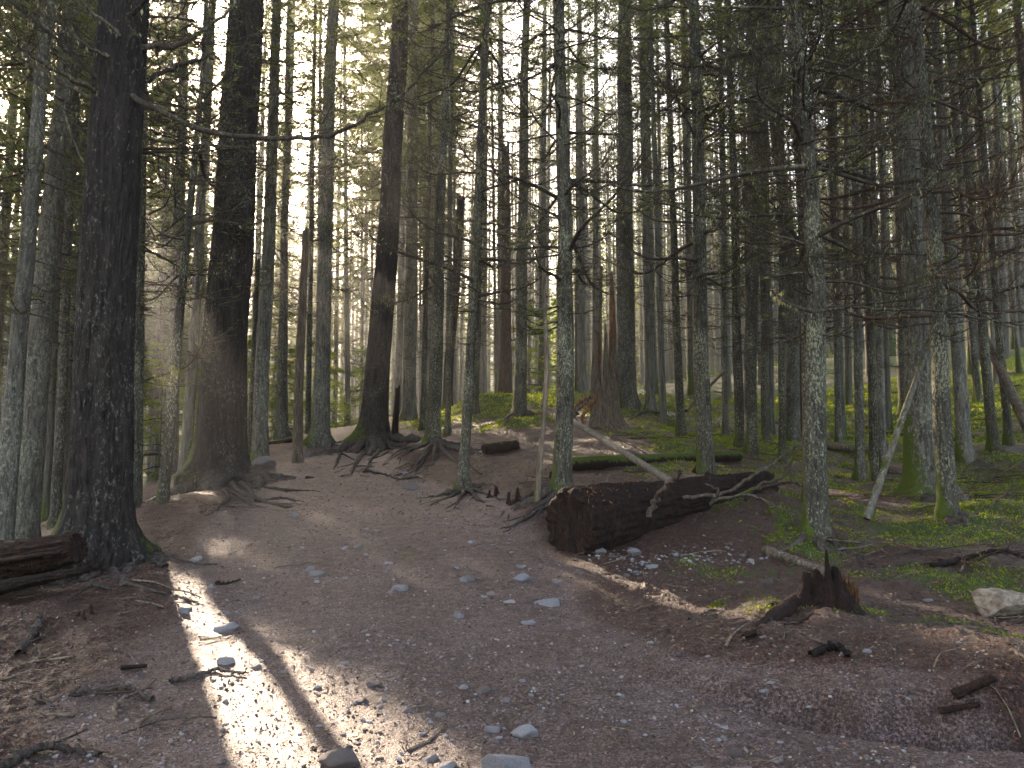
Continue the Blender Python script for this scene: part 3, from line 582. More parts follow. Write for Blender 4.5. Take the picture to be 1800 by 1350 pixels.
r18 = T('near tree crossing in front of the stout mossy tree, moss hummock at its foot', (1667,938), (1603,0), 31, 18, 10.5, M_lich, cz=10, cs=.8, nbr=30, brz=(2.8, 10.5), br_set=BRR, flare=.4, moss_h=.8, mid=(1643,450), sides=56, rings=170, bump=.006)
T('pale straight trunk right behind the near tree with moss hummock', (1696,814), (1655,200), 24, 16, 18, M_grey, bwi=None, nbr=20, br_set=BRR, brz=(3.4, 13))
T('thin trunk on the mossy slope at right, highest footed of the near ones', (1722,740), (1690,300), 12, 8, 26, M_grey, bwi=1)
T('spotted trunk on the mossy slope, second from the right edge', (1747,794), (1700,300), 17, 12, 18.4, M_lich, bwi=None, nbr=18, br_set=BRR, brz=(3.4, 13))
T('spotted thin trunk on the mossy slope nearest the right edge', (1775,794), (1735,300), 14, 9, 18.8, M_lich, bwi=None, nbr=18, br_set=BRR, brz=(3.4, 13))
T('gnarled snag with a round burl and red scar behind the root bank trees', (786,752), (810,360), 17, 15, 33, M_old, cz=0, bwi=None, broken=(812,352), flare=.4, group=None, name='burled_snag')

# ---- background trees ----------------------------------------------------------------------------------
FT = []
for i in range(7):
    rg = np.random.default_rng(500+i); n = 22; zs = np.r_[[-1.2], np.linspace(0, 1, n)**1.2*32]; r = np.interp(zs, [-1.2, 0, 20, 32], [.21, .19, .12, .02])
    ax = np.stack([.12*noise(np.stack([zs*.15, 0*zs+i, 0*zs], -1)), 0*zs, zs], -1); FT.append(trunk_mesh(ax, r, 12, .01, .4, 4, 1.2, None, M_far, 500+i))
far_labels = lambda x, Y: ('hazy pale trunk among the far trees beyond the ravine at left' if x < -.22*Y else 'slender hazy trunk among the far trees behind the trail bend' if x < -.06*Y else
              'slender trunk among the far trees behind the moss mounds in the middle' if x < .18*Y else 'thin dark trunk among the crowded trees on the mossy slope at right')
placed = [(a, b_, 1.2) for a, b_, r in ALL_TREES]
def far_tree(x, y, s, k, cz, sc, bwm, label):
    z = gz(x, y); root = link('conifer_tree', None, loc=(x, y, z)); tag(root, label, 'tree', GROUP)
    rzz = rng.uniform(0, 6.28); tilt = (rng.normal(0, .012), rng.normal(0, .012))
    th = rng.uniform(.85, 1.15); link('trunk', FT[rng.integers(7)], root, rot=(*tilt, rzz), sc=(s, s, th))
    if bwm is not None:
        ob = link('branchwork', bwm, root, rot=(0, 0, rng.uniform(0, 6.28)), sc=(.85, .85, 1.))
        prb = cut_corridors(bwm, Matrix.Translation((x, y, z)) @ ob.rotation_euler.to_matrix().to_4x4() @ Matrix.Diagonal((.85, .85, 1, 1)))
        if prb: ob.data = prb
    hh = CR_H[k]; szz = (32*th-cz)/hh; oc = link('crown', CROWN[k], root, loc=(0, 0, cz), rot=(0, 0, rzz), sc=(sc, sc, szz))
    M = Matrix.Translation((x, y, z+cz)) @ oc.rotation_euler.to_matrix().to_4x4() @ Matrix.Diagonal((sc, sc, szz, 1)); pr = cut_corridors(CROWN[k], M)
    if pr: oc.data = pr
def in_beam(x, y):
    for p, r in corridors[:len(LIT)]:
        dx, dy = x-p[0], y-p[1]; t = dx*math.sin(SUN_AZ)+dy*math.cos(SUN_AZ); d = abs(dx*math.cos(SUN_AZ)-dy*math.sin(SUN_AZ))
        if 0 < t < 75 and d < r*.6+.2: return True
    return False
def scatter(n, ylo, yhi, ulo, uhi, gap, swide, czr, power=1., csc=(.8, 1.15), ks=(0, 5), pb=.8):
    c = 0; tries = 0
    while c < n and tries < n*60:
        tries += 1; y = ylo+(yhi-ylo)*rng.random()**power; u = rng.uniform(ulo, uhi); x = (u-900)/F*y
        if any((x-a)**2+(y-b_)**2 < max(gap, g)**2 for a, b_, g in placed): continue
        if abs(x-np.interp(y, [20, 40, 60], [-5, -7.5, -9])) < 1.3 and y < 60: continue
        if in_beam(x, y): continue
        placed.append((x, y, gap)); k = int(rng.integers(*ks)); c += 1
        far_tree(x, y, rng.uniform(*swide), k, rng.uniform(*czr), rng.uniform(*csc), (BW[rng.integers(6)] if rng.random() < pb else None), far_labels(x, y))
    return c
SUNSIDE = True
scatter(24, 17, 38, -260, 330, 2.0, (.6, 1.2), (8, 13), csc=(.9, 1.1), ks=(5, 8))
scatter(9, 34, 58, 590, 760, 1.8, (.5, 1.1), (9, 13), csc=(1.1, 1.3))
scatter(9, 30, 55, 400, 900, 2.0, (.5, 1.1), (12, 16), csc=(1.0, 1.2), ks=(5, 8))
scatter(44, 36, 95, -260, 640, 2.2, (.7, 1.4), (4, 12), csc=(1.0, 1.3))
scatter(18, 40, 80, 640, 900, 1.9, (.5, 1.1), (12, 17), ks=(5, 8))
scatter(20, 36, 85, 900, 1150, 1.9, (.6, 1.3), (11, 18), ks=(5, 8), pb=.5)
scatter(22, 22, 36, 1130, 2000, 1.5, (.45, .9), (11, 16), ks=(5, 8), pb=.5)
scatter(68, 34, 80, 1150, 2050, 1.5, (.5, 1.1), (12, 18), ks=(5, 8), pb=.4)
scatter(14, 6, 22, 2000, 2900, 2.4, (.8, 1.4), (8, 12))
for k_, (u_, v_, D_) in enumerate([(560,850,48),(620,880,55),(700,900,60),(640,830,44),(780,900,66),(520,880,40),(850,960,62),(720,850,52),(50,1130,30),(30,1200,36),(30,1280,24),(10,1240,44)]):  # extra wide-crowned trees added sunward to shade the trail and lower left ground
    p_ = ground_hit(u_, v_); x_, y_ = p_[0]+D_*math.sin(SUN_AZ), p_[1]+D_*math.cos(SUN_AZ)
    for q_ in range(14):
        if not in_beam(x_, y_) and not any((x_-a)**2+(y_-b_)**2 < 1.8 for a, b_, g in placed): break
        x_ += rng.normal(0, .8); y_ += rng.normal(0, .8)
    placed.append((x_, y_, 2)); far_tree(x_, y_, rng.uniform(.9, 1.4), k_ % 5, rng.uniform(6, 9), 1.5, BW[k_ % 6], far_labels(x_, y_))
def fixed(n, x0, x1, y0, y1):
    c = 0
    for _ in range(n*20):
        x = rng.uniform(x0, x1); y = rng.uniform(y0, y1)
        if abs(x) < 4.5 and y < 2 or any((x-a)**2+(y-b_)**2 < max(2.6, g)**2 for a, b_, g in placed): continue
        placed.append((x, y, 2.6)); far_tree(x, y, rng.uniform(.9, 1.7), int(rng.integers(5)), rng.uniform(7, 11), 1.15, None, 'tall conifer standing outside the view around the viewpoint'); c += 1
        if c >= n: return
fixed(14, -22, 22, -16, -2); fixed(8, -22, -9, -2, 16)
# the wood far beyond, one mass
def far_wood():
    rg = np.random.default_rng(77); mb = MB(); n = 1000; Y = np.r_[88+62*rg.random(650)**1.2, rg.uniform(150, 290, 350)]; u = rg.uniform(-300, 2100, n); x = (u-900)/F*Y; z = height(x, Y, fine=False)
    H = rg.uniform(24, 34, n); P = np.stack([np.stack([x, Y, z-1], -1), np.stack([x+rg.normal(0, .3, n), Y, z+H], -1)], 1)
    P = np.stack([P[:, 0], P[:, 0]*.5+P[:, 1]*.5, P[:, 1]], 1); tubes(mb, P, .3, .05, 6, 0)
    m = 230; i = np.repeat(np.arange(n), m); t = rg.uniform(0, 1, len(i))**1.15; a = rg.uniform(0, 2*PI, len(i)); R = rg.uniform(.1, 1, len(i))**.6*3.6*(1.08-t)**.7
    C = np.stack([x[i]+R*np.cos(a), Y[i]+R*np.sin(a), z[i]+t*H[i]], -1); D = np.stack([np.cos(a), np.sin(a), np.full(len(i), -.3)], -1)*(rg.uniform(.4, .9, len(i))*np.where(t < .4, 1.5, 1.)*np.where(Y[i] > 150, 1.8, 1.))[:, None]
    W = norm(np.cross(D, rg.normal(0, .4, (len(i), 3))+np.array([0, 0, 1])))*(.14*np.where(Y[i] > 150, 2.2, 1.3))[:, None]; leaves(mb, C, D, W, 1)
    n = 300; Y = rg.uniform(62, 90, n); u = rg.uniform(880, 2150, n); x = (u-900)/F*Y; z = height(x, Y, fine=False); r = rg.uniform(.07, .18, n)
    P = np.stack([np.stack([x, Y, z-1], -1), np.stack([x+rg.normal(0, .15, n), Y, z+14], -1), np.stack([x+rg.normal(0, .3, n), Y, z+28], -1)], 1); tubes(mb, P, r, .04, 6, 0)
    i = np.repeat(np.arange(n), 90); t = rg.uniform(.35, 1, len(i)); a = rg.uniform(0, 2*PI, len(i)); R = rg.uniform(.1, 1, len(i))**.6*2.4*(1.1-t)**.5
    C = np.stack([x[i]+R*np.cos(a), Y[i]+R*np.sin(a), z[i]+t*28], -1); D = np.stack([np.cos(a), np.sin(a), np.full(len(i), -.3)], -1)*rg.uniform(.25, .5, (len(i), 1)); leaves(mb, C, D, norm(np.cross(D, rg.normal(0, .4, (len(i), 3))+np.array([0, 0, 1])))*.05, 1)
    n = 9000; Y = rg.uniform(55, 110, n); x = (rg.uniform(300, 2150, n)-900)/F*Y; z = height(x, Y, fine=False); D = rg.normal(0, 1, (n, 3))*np.array([.4, .4, .1])+[0, 0, .35]; leaves(mb, np.stack([x, Y, z-.05], -1), D, norm(np.cross(D, rg.normal(0, 1, (n, 3))))*.10, 1)
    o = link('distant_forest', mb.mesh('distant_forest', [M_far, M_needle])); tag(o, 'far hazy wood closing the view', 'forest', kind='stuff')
far_wood()

# ------------------------------------------------------------------ hand-drawn limbs of the near trees
def limb(root, b, pts, Y, r0, r1, twigs=14, L=.6, mt=None, dY=0., name='branch', needles=.0, up=.05, seed=0, bend=.15, lich=.3):
    rg = np.random.default_rng(seed+77); n = len(pts); P = np.array([ray(u, v, Y+dY*i/(n-1)) for i, (u, v) in enumerate(pts)])
    t = np.linspace(0, n-1, n*5); i = np.minimum(t.astype(int), n-2); f = (t-i)[:, None]
    pm = P[np.maximum(i-1, 0)]; p0 = P[i]; p1 = P[i+1]; p2 = P[np.minimum(i+2, n-1)]
    C = .5*((2*p0)+(-pm+p1)*f+(2*pm-5*p0+4*p1-p2)*f**2+(-pm+3*p0-3*p1+p2)*f**3)
    C += .01*rg.normal(0, 1, C.shape)*min(1, r0*30); C -= b
    mb = MB(); tubes(mb, C[None], [r0], [r1], 8)
    Q, l = grow(C[None], twigs, [L], 52, 6, up=up, bend=bend, t0=.12, rg=rg); tubes(mb, Q, .006, .002, 4)
    Q2, l2 = grow(Q, 6, l*.5, 48, 4, up=.05, bend=.15, rg=rg); tubes(mb, Q2, .003, .0012, 3); Q3, l3 = grow(Q2, 3, l2*.5, 48, 3, rg=rg); tubes(mb, Q3, .0017, .001, 3)
    if lich:
        nn = int(160*lich); c = np.concatenate([Q.reshape(-1, 3), C]); c = c[rg.integers(0, len(c), nn)]
        D = np.stack([rg.normal(0, .015, nn), rg.normal(0, .015, nn), -rg.uniform(.03, .10, nn)], -1); leaves(mb, c, D, np.stack([rg.normal(0, .005, nn), rg.normal(0, .005, nn), 0*c[:, 0]], -1), 1)
    if needles: spray(mb, Q2[rg.random(len(Q2)) < needles], 12, .05, .007, rg, 2)
    return link(name, mb.mesh('branch', [mt or M_twig, M_lichhang, M_needle]), root)
for k, (pts, Y, r0, r1, tw, L, dY) in enumerate([
  ([(185,130),(235,168),(300,205),(370,232),(450,243),(540,243),(610,228),(670,190),(715,160),(760,110),(800,60)], 8.5, .042, .007, 32, .9, -.6),
  ([(180,145),(150,120),(110,80),(75,50),(40,20),(-10,-15)], 8.4, .04, .01, 18, .8, -.4),
  ([(170,160),(140,145),(90,120),(50,95),(15,65),(-20,20)], 8.2, .035, .010, 14, .8, -.8),
  ([(190,100),(160,85),(120,55),(85,20),(60,-20)], 8.3, .025, .008, 12, .7, -.5),
  ([(225,95),(265,82),(310,80),(360,52),(400,20),(430,-20)], 8.5, .042, .012, 14, .7, .4),
  ([(245,150),(290,125),(340,108),(378,102)], 8.8, .036, .015, 8, .5, .9),
  ([(165,175),(120,150),(60,110),(0,45)], 8.9, .022, .008, 12, .7, .6),
  ([(210,60),(150,10),(110,-40)], 8.2, .03, .01, 8, .7, -.5),
  ([(225,30),(270,-10),(330,-60)], 8.4, .03, .01, 8, .6, -.5),
  ([(150,290),(130,250),(110,190),(80,160),(30,130)], 8.5, .014, .005, 10, .5, .2)]):
    limb(T1, t1b, pts, Y, r0, r1, tw, L, dY=dY, seed=k, needles=.12 if k in (0, 4) else 0)
def limbs(rt, lst, **kw):
    for k, (pts, Y, r0, r1, tw, L, dY) in enumerate(lst): limb(rt[0], rt[1], pts, Y, r0, r1, tw, L, dY=dY, seed=k+int(abs(rt[1][0])*100), **kw)
limbs(c12, [([(1000,333),(1050,332),(1100,310),(1140,275),(1160,230)],11.4,.018,.006,10,.5,-.4),([(1002,330),(1040,310),(1075,270),(1085,210)],11.4,.016,.005,10,.45,.3),
  ([(985,385),(945,372),(915,335),(895,280),(885,240)],11.4,.016,.005,10,.45,-.3),([(985,195),(940,170),(890,130),(860,100),(855,60)],11.5,.015,.005,10,.45,.2),
  ([(985,255),(945,215),(915,160),(910,100)],11.5,.017,.005,10,.45,-.4),([(1000,190),(1050,165),(1085,110),(1110,30)],11.5,.016,.005,10,.45,-.4),
  ([(1002,245),(1060,215),(1120,165),(1180,110)],11.4,.016,.004,12,.5,.5),([(990,60),(1040,20),(1080,-20)],11.4,.016,.006,8,.4,0),([(985,60),(940,20),(910,-20)],11.4,.016,.006,8,.4,0),
  ([(1002,368),(1050,365),(1100,340),(1130,310)],11.6,.012,.004,8,.4,.4)])
limbs(r10, [([(1430,548),(1400,540),(1372,525),(1355,510)],9.3,.026,.012,5,.25,-.2),([(1378,528),(1368,522),(1366,505)],9.2,.014,.009,2,.1,0),
  ([(1440,548),(1500,540),(1560,545),(1640,545),(1720,560),(1800,572),(1850,570)],9.3,.022,.008,20,.6,-.7),([(1448,540),(1520,535),(1620,525),(1700,512),(1800,505)],9.5,.018,.006,18,.6,.6),
  ([(1415,225),(1370,215),(1310,195),(1250,175),(1195,155)],9.4,.017,.005,14,.55,.3),([(1412,65),(1430,30),(1450,-10)],9.4,.02,.01,5,.4,0),
  ([(1425,325),(1470,290),(1520,250),(1600,200),(1660,165)],9.4,.018,.005,14,.55,.4),([(1425,310),(1460,280),(1500,265),(1560,255),(1650,270)],9.4,.016,.005,14,.55,-.4),
  ([(1412,150),(1350,110),(1290,60),(1240,20)],9.4,.017,.005,14,.5,.4),([(1440,480),(1490,470),(1560,440),(1620,410)],9.4,.012,.004,12,.5,-.4),([(1395,190),(1375,110),(1385,30),(1380,-20)],9.3,.02,.009,8,.4,-.2)])
limbs(r18, [([(1612,75),(1540,50),(1460,30),(1400,25)],10.4,.02,.006,16,.6,-.4),([(1615,60),(1635,20),(1650,-30)],10.3,.018,.008,6,.4,0),([(1630,170),(1700,200),(1760,225),(1850,260)],10.3,.018,.006,16,.6,-.6),
  ([(1640,280),(1700,282),(1770,270),(1850,255)],10.3,.016,.006,16,.6,.4),([(1645,360),(1720,362),(1800,368),(1860,365)],10.3,.014,.005,16,.55,-.4),([(1650,420),(1700,440),(1770,440),(1850,420)],10.3,.014,.005,16,.55,.3),
  ([(1640,300),(1690,340),(1750,370),(1810,420)],10.2,.012,.004,14,.5,-.6),([(1655,480),(1710,470),(1760,455),(1850,470)],10.4,.013,.005,14,.5,.3)], mt=M_redtwig)
limbs(rF, [([(1225,200),(1180,170),(1130,120),(1100,60)],13.9,.017,.005,12,.5,-.3),([(1235,265),(1290,220),(1330,160),(1350,90)],13.9,.017,.005,12,.5,.3),([(1240,350),(1300,330),(1350,290),(1380,240)],13.9,.013,.004,10,.45,.3),
  ([(1245,490),(1270,482),(1300,465),(1330,430)],13.8,.013,.005,7,.3,-.3)])

# ------------------------------------------------------------------ exposed roots (children of their tree)
def root_part(rt, pts, r0, r1, lift=.35, mt=None, seed=0, fork=2, Yc=None, moss=0.):
    rg = np.random.default_rng(900+seed); n = len(pts); P = np.array([ground_hit(u, v) if Yc is None else ray(u, v, Yc) for u, v in pts])
    t = np.linspace(0, n-1, n*7); C = np.stack([np.interp(t, range(n), P[:, k]) for k in range(3)], -1)
    C[:, :2] += .025*np.stack([noise(np.stack([t*1.3, 0*t+seed, 0*t+k], -1)) for k in range(2)], -1)*2
    C[:, 2] = height(C[:, 0], C[:, 1], fine=False)+np.interp(t, [0, n-1], [r0*lift*.6, -r1*.3])+r0*.75*noise(np.stack([t*.9, 0*t+seed*3.1, 0*t], -1))
    C -= rt[1]; mb = MB(); tubes(mb, C[None], [r0], [r1], 9, moss=moss)
    v = mb.v[0]; v += (.42*r0*noise(v*19+seed))[:, None]*np.array([1, 1, .7])
    if fork:
        Q, l = grow(C[None], fork, [r0*14], 40, 6, up=-.1, bend=-.05, rg=rg, jit=.05); Q[..., 2] = height(Q[..., 0]+rt[1][0], Q[..., 1]+rt[1][1], fine=False)-rt[1][2]+r0*.1; tubes(mb, Q, r0*.4, r0*.12, 6)
    link('root', mb.mesh('root', mt or M_root), rt[0])
RT1 = (T1, t1b); RT2 = (T2, t2b); RT3 = (T3, t3b)
for k, (p, r0, r1) in enumerate([([(215,960),(250,992),(290,1004)],.10,.035),([(190,985),(205,1015),(215,1040)],.08,.03),([(140,990),(130,1015),(150,1045)],.07,.03)]): root_part(RT1, p, r0, r1, seed=k, lift=.1)
for k, (p, r0, r1) in enumerate([([(415,832),(440,848),(470,858),(500,862)],.10,.03),([(395,846),(430,870),(480,882),(520,885)],.06,.02),([(380,850),(400,880),(380,900),(350,905)],.05,.02),
    ([(420,850),(450,875),(500,890),(530,882)],.05,.02),([(400,868),(440,885),(470,890)],.04,.015),([(350,850),(335,860),(312,862)],.09,.03),([(450,880),(490,872),(525,878)],.045,.02)]): root_part(RT2, p, r0, r1, seed=10+k, lift=.6)
for k, (p, r0, r1) in enumerate([([(640,778),(625,795),(600,812),(585,825)],.10,.03),([(655,780),(650,800),(625,820),(615,835)],.09,.03),([(675,775),(695,788),(720,792)],.09,.04),([(640,785),(610,800),(575,812)],.07,.03),([(665,790),(660,810),(640,830)],.06,.02)]): root_part(RT3, p, r0, r1, seed=20+k, lift=.8)
def roots_for(ulist, rt, **kw):
    for k, (p, r0, r1) in enumerate(ulist): root_part(rt, p, r0, r1, seed=30+k+int(abs(rt[1][0])*10), **kw)
def find(px, Y):
    b = ray(*px, Y); return min(((o, np.array(o.location)) for o in bpy.data.objects if o.type == 'EMPTY' and o.parent is None), key=lambda q: (q[1][0]-b[0])**2+(q[1][1]-b[1])**2)
def auto_roots(rt, n, L, r, a0, a1, seed, lift=1.):
    rg = np.random.default_rng(seed)
    for k in range(n):
        a = a0+(a1-a0)*(k+rg.random())/n; l = L*rg.uniform(.5, 1.3); m = 26; t = np.linspace(0, 1, m); ang = a+np.cumsum(rg.normal(0, .13, m)); st = l/m
        x = rt[1][0]+np.cos(a)*r*1.0+np.cumsum(np.cos(ang))*st; y = rt[1][1]+np.sin(a)*r+np.cumsum(np.sin(ang))*st; r0 = rg.uniform(.25, .5)*r
        z = height(x, y, fine=False)+r0*(lift*(1-t)**1.5-.5*t)+r0*.9*noise(np.stack([t*6, 0*t+k, 0*t+seed], -1)); C = np.stack([x, y, z], -1)-rt[1]
        mb = MB(); tubes(mb, C[None], [r0], [r0*.25], 8); v = mb.v[0]; v += (.45*r0*noise(v*17+k))[:, None]
        Q, _ = grow(C[None], 2, [l*.4], 35, 6, up=0, bend=0, rg=rg, jit=.05); Q[..., 2] = height(Q[..., 0]+rt[1][0], Q[..., 1]+rt[1][1], fine=False)-rt[1][2]; tubes(mb, Q, r0*.4, r0*.12, 5)
        link('root', mb.mesh('root', [M_root]), rt[0])
auto_roots(RT3, 9, 1.9, .36, -2.7, -.2, 5); auto_roots(RT1, 4, .9, .30, -1.9, .3, 6, .3); auto_roots(RT2, 8, 1.8, .5, -1.9, .1, 7, .4)
auto_roots(find((760,799), 20), 9, 1.7, .2, -3.0, .2, 8); auto_roots(find((814,862), 14), 6, .9, .12, -3.1, .3, 9); auto_roots(find((912,746), 24), 5, 1.3, .25, -2.8, .1, 10); auto_roots(c12, 5, .8, .17, -3.6, -2., 11)
auto_roots(r10, 5, .7, .14, -2.8, .2, 12, .5); auto_roots(r18, 5, .7, .12, -2.8, .2, 13, .5); auto_roots(r17, 6, 1.0, .3, -2.9, .1, 14, .5)
roots_for([([(760,802),(740,815),(715,828),(690,838)],.07,.02),([(765,802),(760,820),(735,832)],.06,.02),([(770,800),(795,812),(815,822)],.06,.02),([(755,805),(735,825),(728,842)],.05,.02)], find((760,799), 20), lift=.9)
roots_for([([(812,862),(795,872),(770,880),(755,888)],.045,.015),([(815,864),(808,880),(795,893)],.04,.012),([(818,864),(840,878),(865,890)],.04,.012),([(820,862),(850,868),(880,880)],.035,.01)], find((814,862), 14), lift=1.4)
roots_for([([(985,878),(965,895),(935,910),(905,920),(878,925)],.04,.015),([(980,882),(960,905),(945,925)],.025,.01),([(975,880),(950,905),(925,925)],.022,.008)], c12, lift=1.4)
roots_for([([(915,750),(935,748),(960,752)],.09,.04),([(905,750),(890,760),(875,768)],.08,.03)], find((912,746), 24))
roots_for([([(1143,724),(1165,728),(1190,738)],.08,.03),([(1138,724),(1115,735),(1095,742)],.08,.03)], find((1143,722), 28.5), lift=1.)
roots_for([([(562,780),(578,778),(600,776)],.09,.03),([(565,782),(572,790),(585,800)],.07,.03)], find((562,778), 24.5))

# ------------------------------------------------------------------ logs, stumps
def log_obj(name, label, A, Bp, rA, rB, mt, cat='log', sides=40, n=70, bump=.02, end=None, moss=0., group=None, sq=1., seed=5, holl=0., parent=None, bow=0.):
    """round log between world points A and B"""
    A = np.array(A, float); Bp = np.array(Bp, float); L = np.linalg.norm(Bp-A); T_ = (Bp-A)/L
    side = norm(np.cross(T_, [0, 0, 1.])); up = np.cross(side, T_); t = np.linspace(0, 1, n); a = np.arange(sides)*2*PI/sides
    R = (rA+(rB-rA)*t)[:, None]*np.ones((1, sides)); s = t*L
    q = np.stack([np.cos(a)[None, :]*np.ones((n, 1)), np.sin(a)[None, :]*np.ones((n, 1)), s[:, None]*.35/max(rA, .1)*np.ones((1, sides))], -1)
    R = R*np.interp(s, [0, rA*.05, rA*.22, L-rA*.1, L], [.88, .955, 1, 1, .92])[:, None]
    R = R*(1+.08*noise(q*1.1+seed))+bump*((1-np.abs(noise(q*np.array([5, 5, 1.6])+seed))*2)*.6+noise(q*9+seed)*.5)
    c = A[None, :]+T_[None, :]*s[:, None]+up[None, :]*(bow*np.sin(t*PI))[:, None]+up[None, :]*(.03*rA*noise(np.stack([s, 0*s+seed, 0*s], -1)))[:, None]
    V = c[:, None, :]+R[..., None]*(np.cos(a)[None, :, None]*side+np.sin(a)[None, :, None]*up*sq)
    ej = rA*.12*noise(np.stack([np.cos(a)*3, np.sin(a)*3, 0*a+seed], -1)); V[0] += -T_[None]*np.abs(ej)[:, None]*1.6; V[-1] += T_[None]*np.abs(ej)[:, None]*2
    V -= A
    i = np.arange(n-1)[:, None]*sides; k = np.arange(sides)[None, :]; k2 = (k+1) % sides; f = np.stack([i+k2, i+k, i+k+sides, i+k2+sides], -1).reshape(-1, 4)
    ms = np.clip(moss*(np.sin(a)[None, :]*.8+.4)*np.ones((n, 1)), 0, 1)
    mb = MB(); mb.add(V, f, moss=ms.ravel())
    for rw, sg in ((0, -1), (-1, 1)):
        ring = V[rw]; cc = ring.mean(0); m = 7; rings = []
        dr = ring-cc; rl = np.linalg.norm(dr, axis=1, keepdims=True)
        for j in range(m):
            fr = 1-j/m; pt = cc+dr/rl*(rl.mean()+(rl-rl.mean())*fr**4)*fr; pt = pt-T_*((dr@T_)[:, None]*(fr-fr**5)); pt = pt+T_*(-sg)*(holl*(1-fr)**.6)+T_*(rA*.06*noise(np.stack([pt[:, 0]*9, pt[:, 1]*9, pt[:, 2]*9+seed], -1)))[:, None]*(fr < .99); rings.append(pt)
        W = np.concatenate(rings+[[cc-T_*sg*holl]]); ff = []
        kk = np.arange(sides); k3 = (kk+1) % sides
        for j in range(m-1): ff.append(np.stack([j*sides+kk, j*sides+k3, (j+1)*sides+k3, (j+1)*sides+kk], 1))
        mb.add(W, np.concatenate(ff), 1); mb.add(W[-(sides+1):], np.stack([kk, k3, np.full(sides, sides)], 1), 1)
    o = link(name, mb.mesh(name, [mt, end or M_rot]), parent, loc=A if parent is None else A-np.array(parent.location))
    if parent is None: tag(o, label, cat, group)
    return o
def stick(name, label, pts, r0, r1, mt, cat='fallen branch', group=None, twigs=0, L=.3, Yc=None, lift=.0, seed=0, world=None, moss=0., sides=8, parent=None):
    rg = np.random.default_rng(4000+seed)
    P = np.array(world) if world is not None else np.array([ground_hit(u, v) if len(q) == 0 else ray(u, v, q[0]) for u, v, *q in pts]); n = len(P)
    if world is None:
        for i, (u, v, *q) in enumerate(pts):
            if not q: P[i, 2] += r0*.6+lift
    t = np.linspace(0, n-1, max(n*6, 8)); i = np.minimum(t.astype(int), n-2); f = (t-i)[:, None]
    pm = P[np.maximum(i-1, 0)]; p0 = P[i]; p1 = P[i+1]; p2 = P[np.minimum(i+2, n-1)]
    C = .5*((2*p0)+(-pm+p1)*f+(2*pm-5*p0+4*p1-p2)*f**2+(-pm+3*p0-3*p1+p2)*f**3)+.35*r0*rg.normal(0, 1, (len(t), 3))
    b = P[0].copy(); C -= b; mb = MB(); tubes(mb, C[None], [r0], [r1], sides, moss=moss)
    v = mb.v[0]; v += (.2*r0*noise(v*30+seed))[:, None]
    if twigs:
        Q, l = grow(C[None], twigs, [L], 45, 5, up=.25, bend=.1, rg=rg); tubes(mb, Q, r0*.35, r0*.1, 5)
        Q2, l2 = grow(Q, 3, l*.5, 45, 3, up=.1, rg=rg); tubes(mb, Q2, r0*.15, r0*.06, 4)
    o = link(name, mb.mesh(name, [mt]), parent, loc=b if parent is None else b-np.array(parent.location))
    if parent is None: tag(o, label, cat, group)
    return o
# the big rotten log with sawn reddish end
gA = gz(.75, 9.55); A = np.array([.72, 9.55, gA+.33]); Bq = np.array([4.1, 12.3, gz(4.1, 12.3)+.1])
bl = log_obj('fallen_log', 'huge rotten brown log with a broad cut end facing the trail', A, Bq, .44, .20, M_rot, sides=110, n=240, bump=.05, holl=.03)
mb = MB()
rgc = np.random.default_rng(8)
Tl = norm(Bq-A); sd = norm(np.cross(Tl, [0, 0, 1.])); upv = np.cross(sd, Tl)
N_ = 700; a_ = rgc.uniform(.1, 2.6, N_); s_ = rgc.beta(1., 3.5, N_)*1.8; rr = .435+.0*a_
pc = Tl[None]*s_[:, None]+(np.cos(a_)*rr)[:, None]*sd*-1+(np.sin(a_)*rr)[:, None]*upv
clump = noise(pc*7) > .12; pc = pc[clump]; nn = len(pc)
D = rgc.normal(0, .02, (nn, 3))+upv*.02-Tl*.01; leaves(mb, pc, D, norm(rgc.normal(0, 1, (nn, 3)))*.009)
fl_ = link('bark_flakes', mb.mesh('bark_flakes', [M_orange], smooth=False), bl); fl_['kind'] = 'stuff'
stick('branch_stub', '', [(1140,905,9.6),(1160,865,9.4),(1182,845,9.2),(1196,832,9.1)], .04, .028, M_limb, parent=bl, seed=1)
stick('branch_stub', '', [(1250,885,10.0),(1262,862,9.9),(1240,850,9.9)], .022, .01, M_limb, parent=bl, seed=2)
# tangle of roots / branches at the right end of the big log
g2 = 'dead limbs sprawled over the big log'
for k, (lb, pts, r0, r1, mt, tw, ms) in enumerate([
  ('long grey dead limb arching from the big log up toward the near right tree', [(1200,875,10.3),(1270,868,10.2),(1310,845,10.2),(1350,820,10.3),(1400,785,10.4),(1415,770,10.5)], .028, .012, M_limb, 3, .1),
  ('moss covered limb curving up to a snapped tip between big log and near right tree', [(1300,870,10.6),(1345,850,10.6),(1380,835,10.6),(1392,805,10.6),(1396,788,10.6)], .026, .018, M_limb, 1, .9),
  ('dead limb sagging forward off the big log toward the gravel', [(1250,880,10.0),(1310,870,9.8),(1350,882,9.6),(1395,905,9.5)], .022, .01, M_limb, 1, .1),
  ('short crooked limb standing out of the log tangle', [(1310,880,10.8),(1330,860,10.8),(1372,850,10.8),(1400,848,10.8),(1420,862,10.8)], .028, .016, M_limb, 2, .2),
  ('pale forked stick poking up behind the big log', [(1395,800,11.6),(1410,775,11.6),(1402,750,11.6),(1406,735,11.6)], .018, .01, M_dead, 1, .3)]):
    stick('dead_limb', lb, pts, r0, r1, mt, twigs=tw, seed=40+k, moss=ms*.55, group=g2, L=.35)
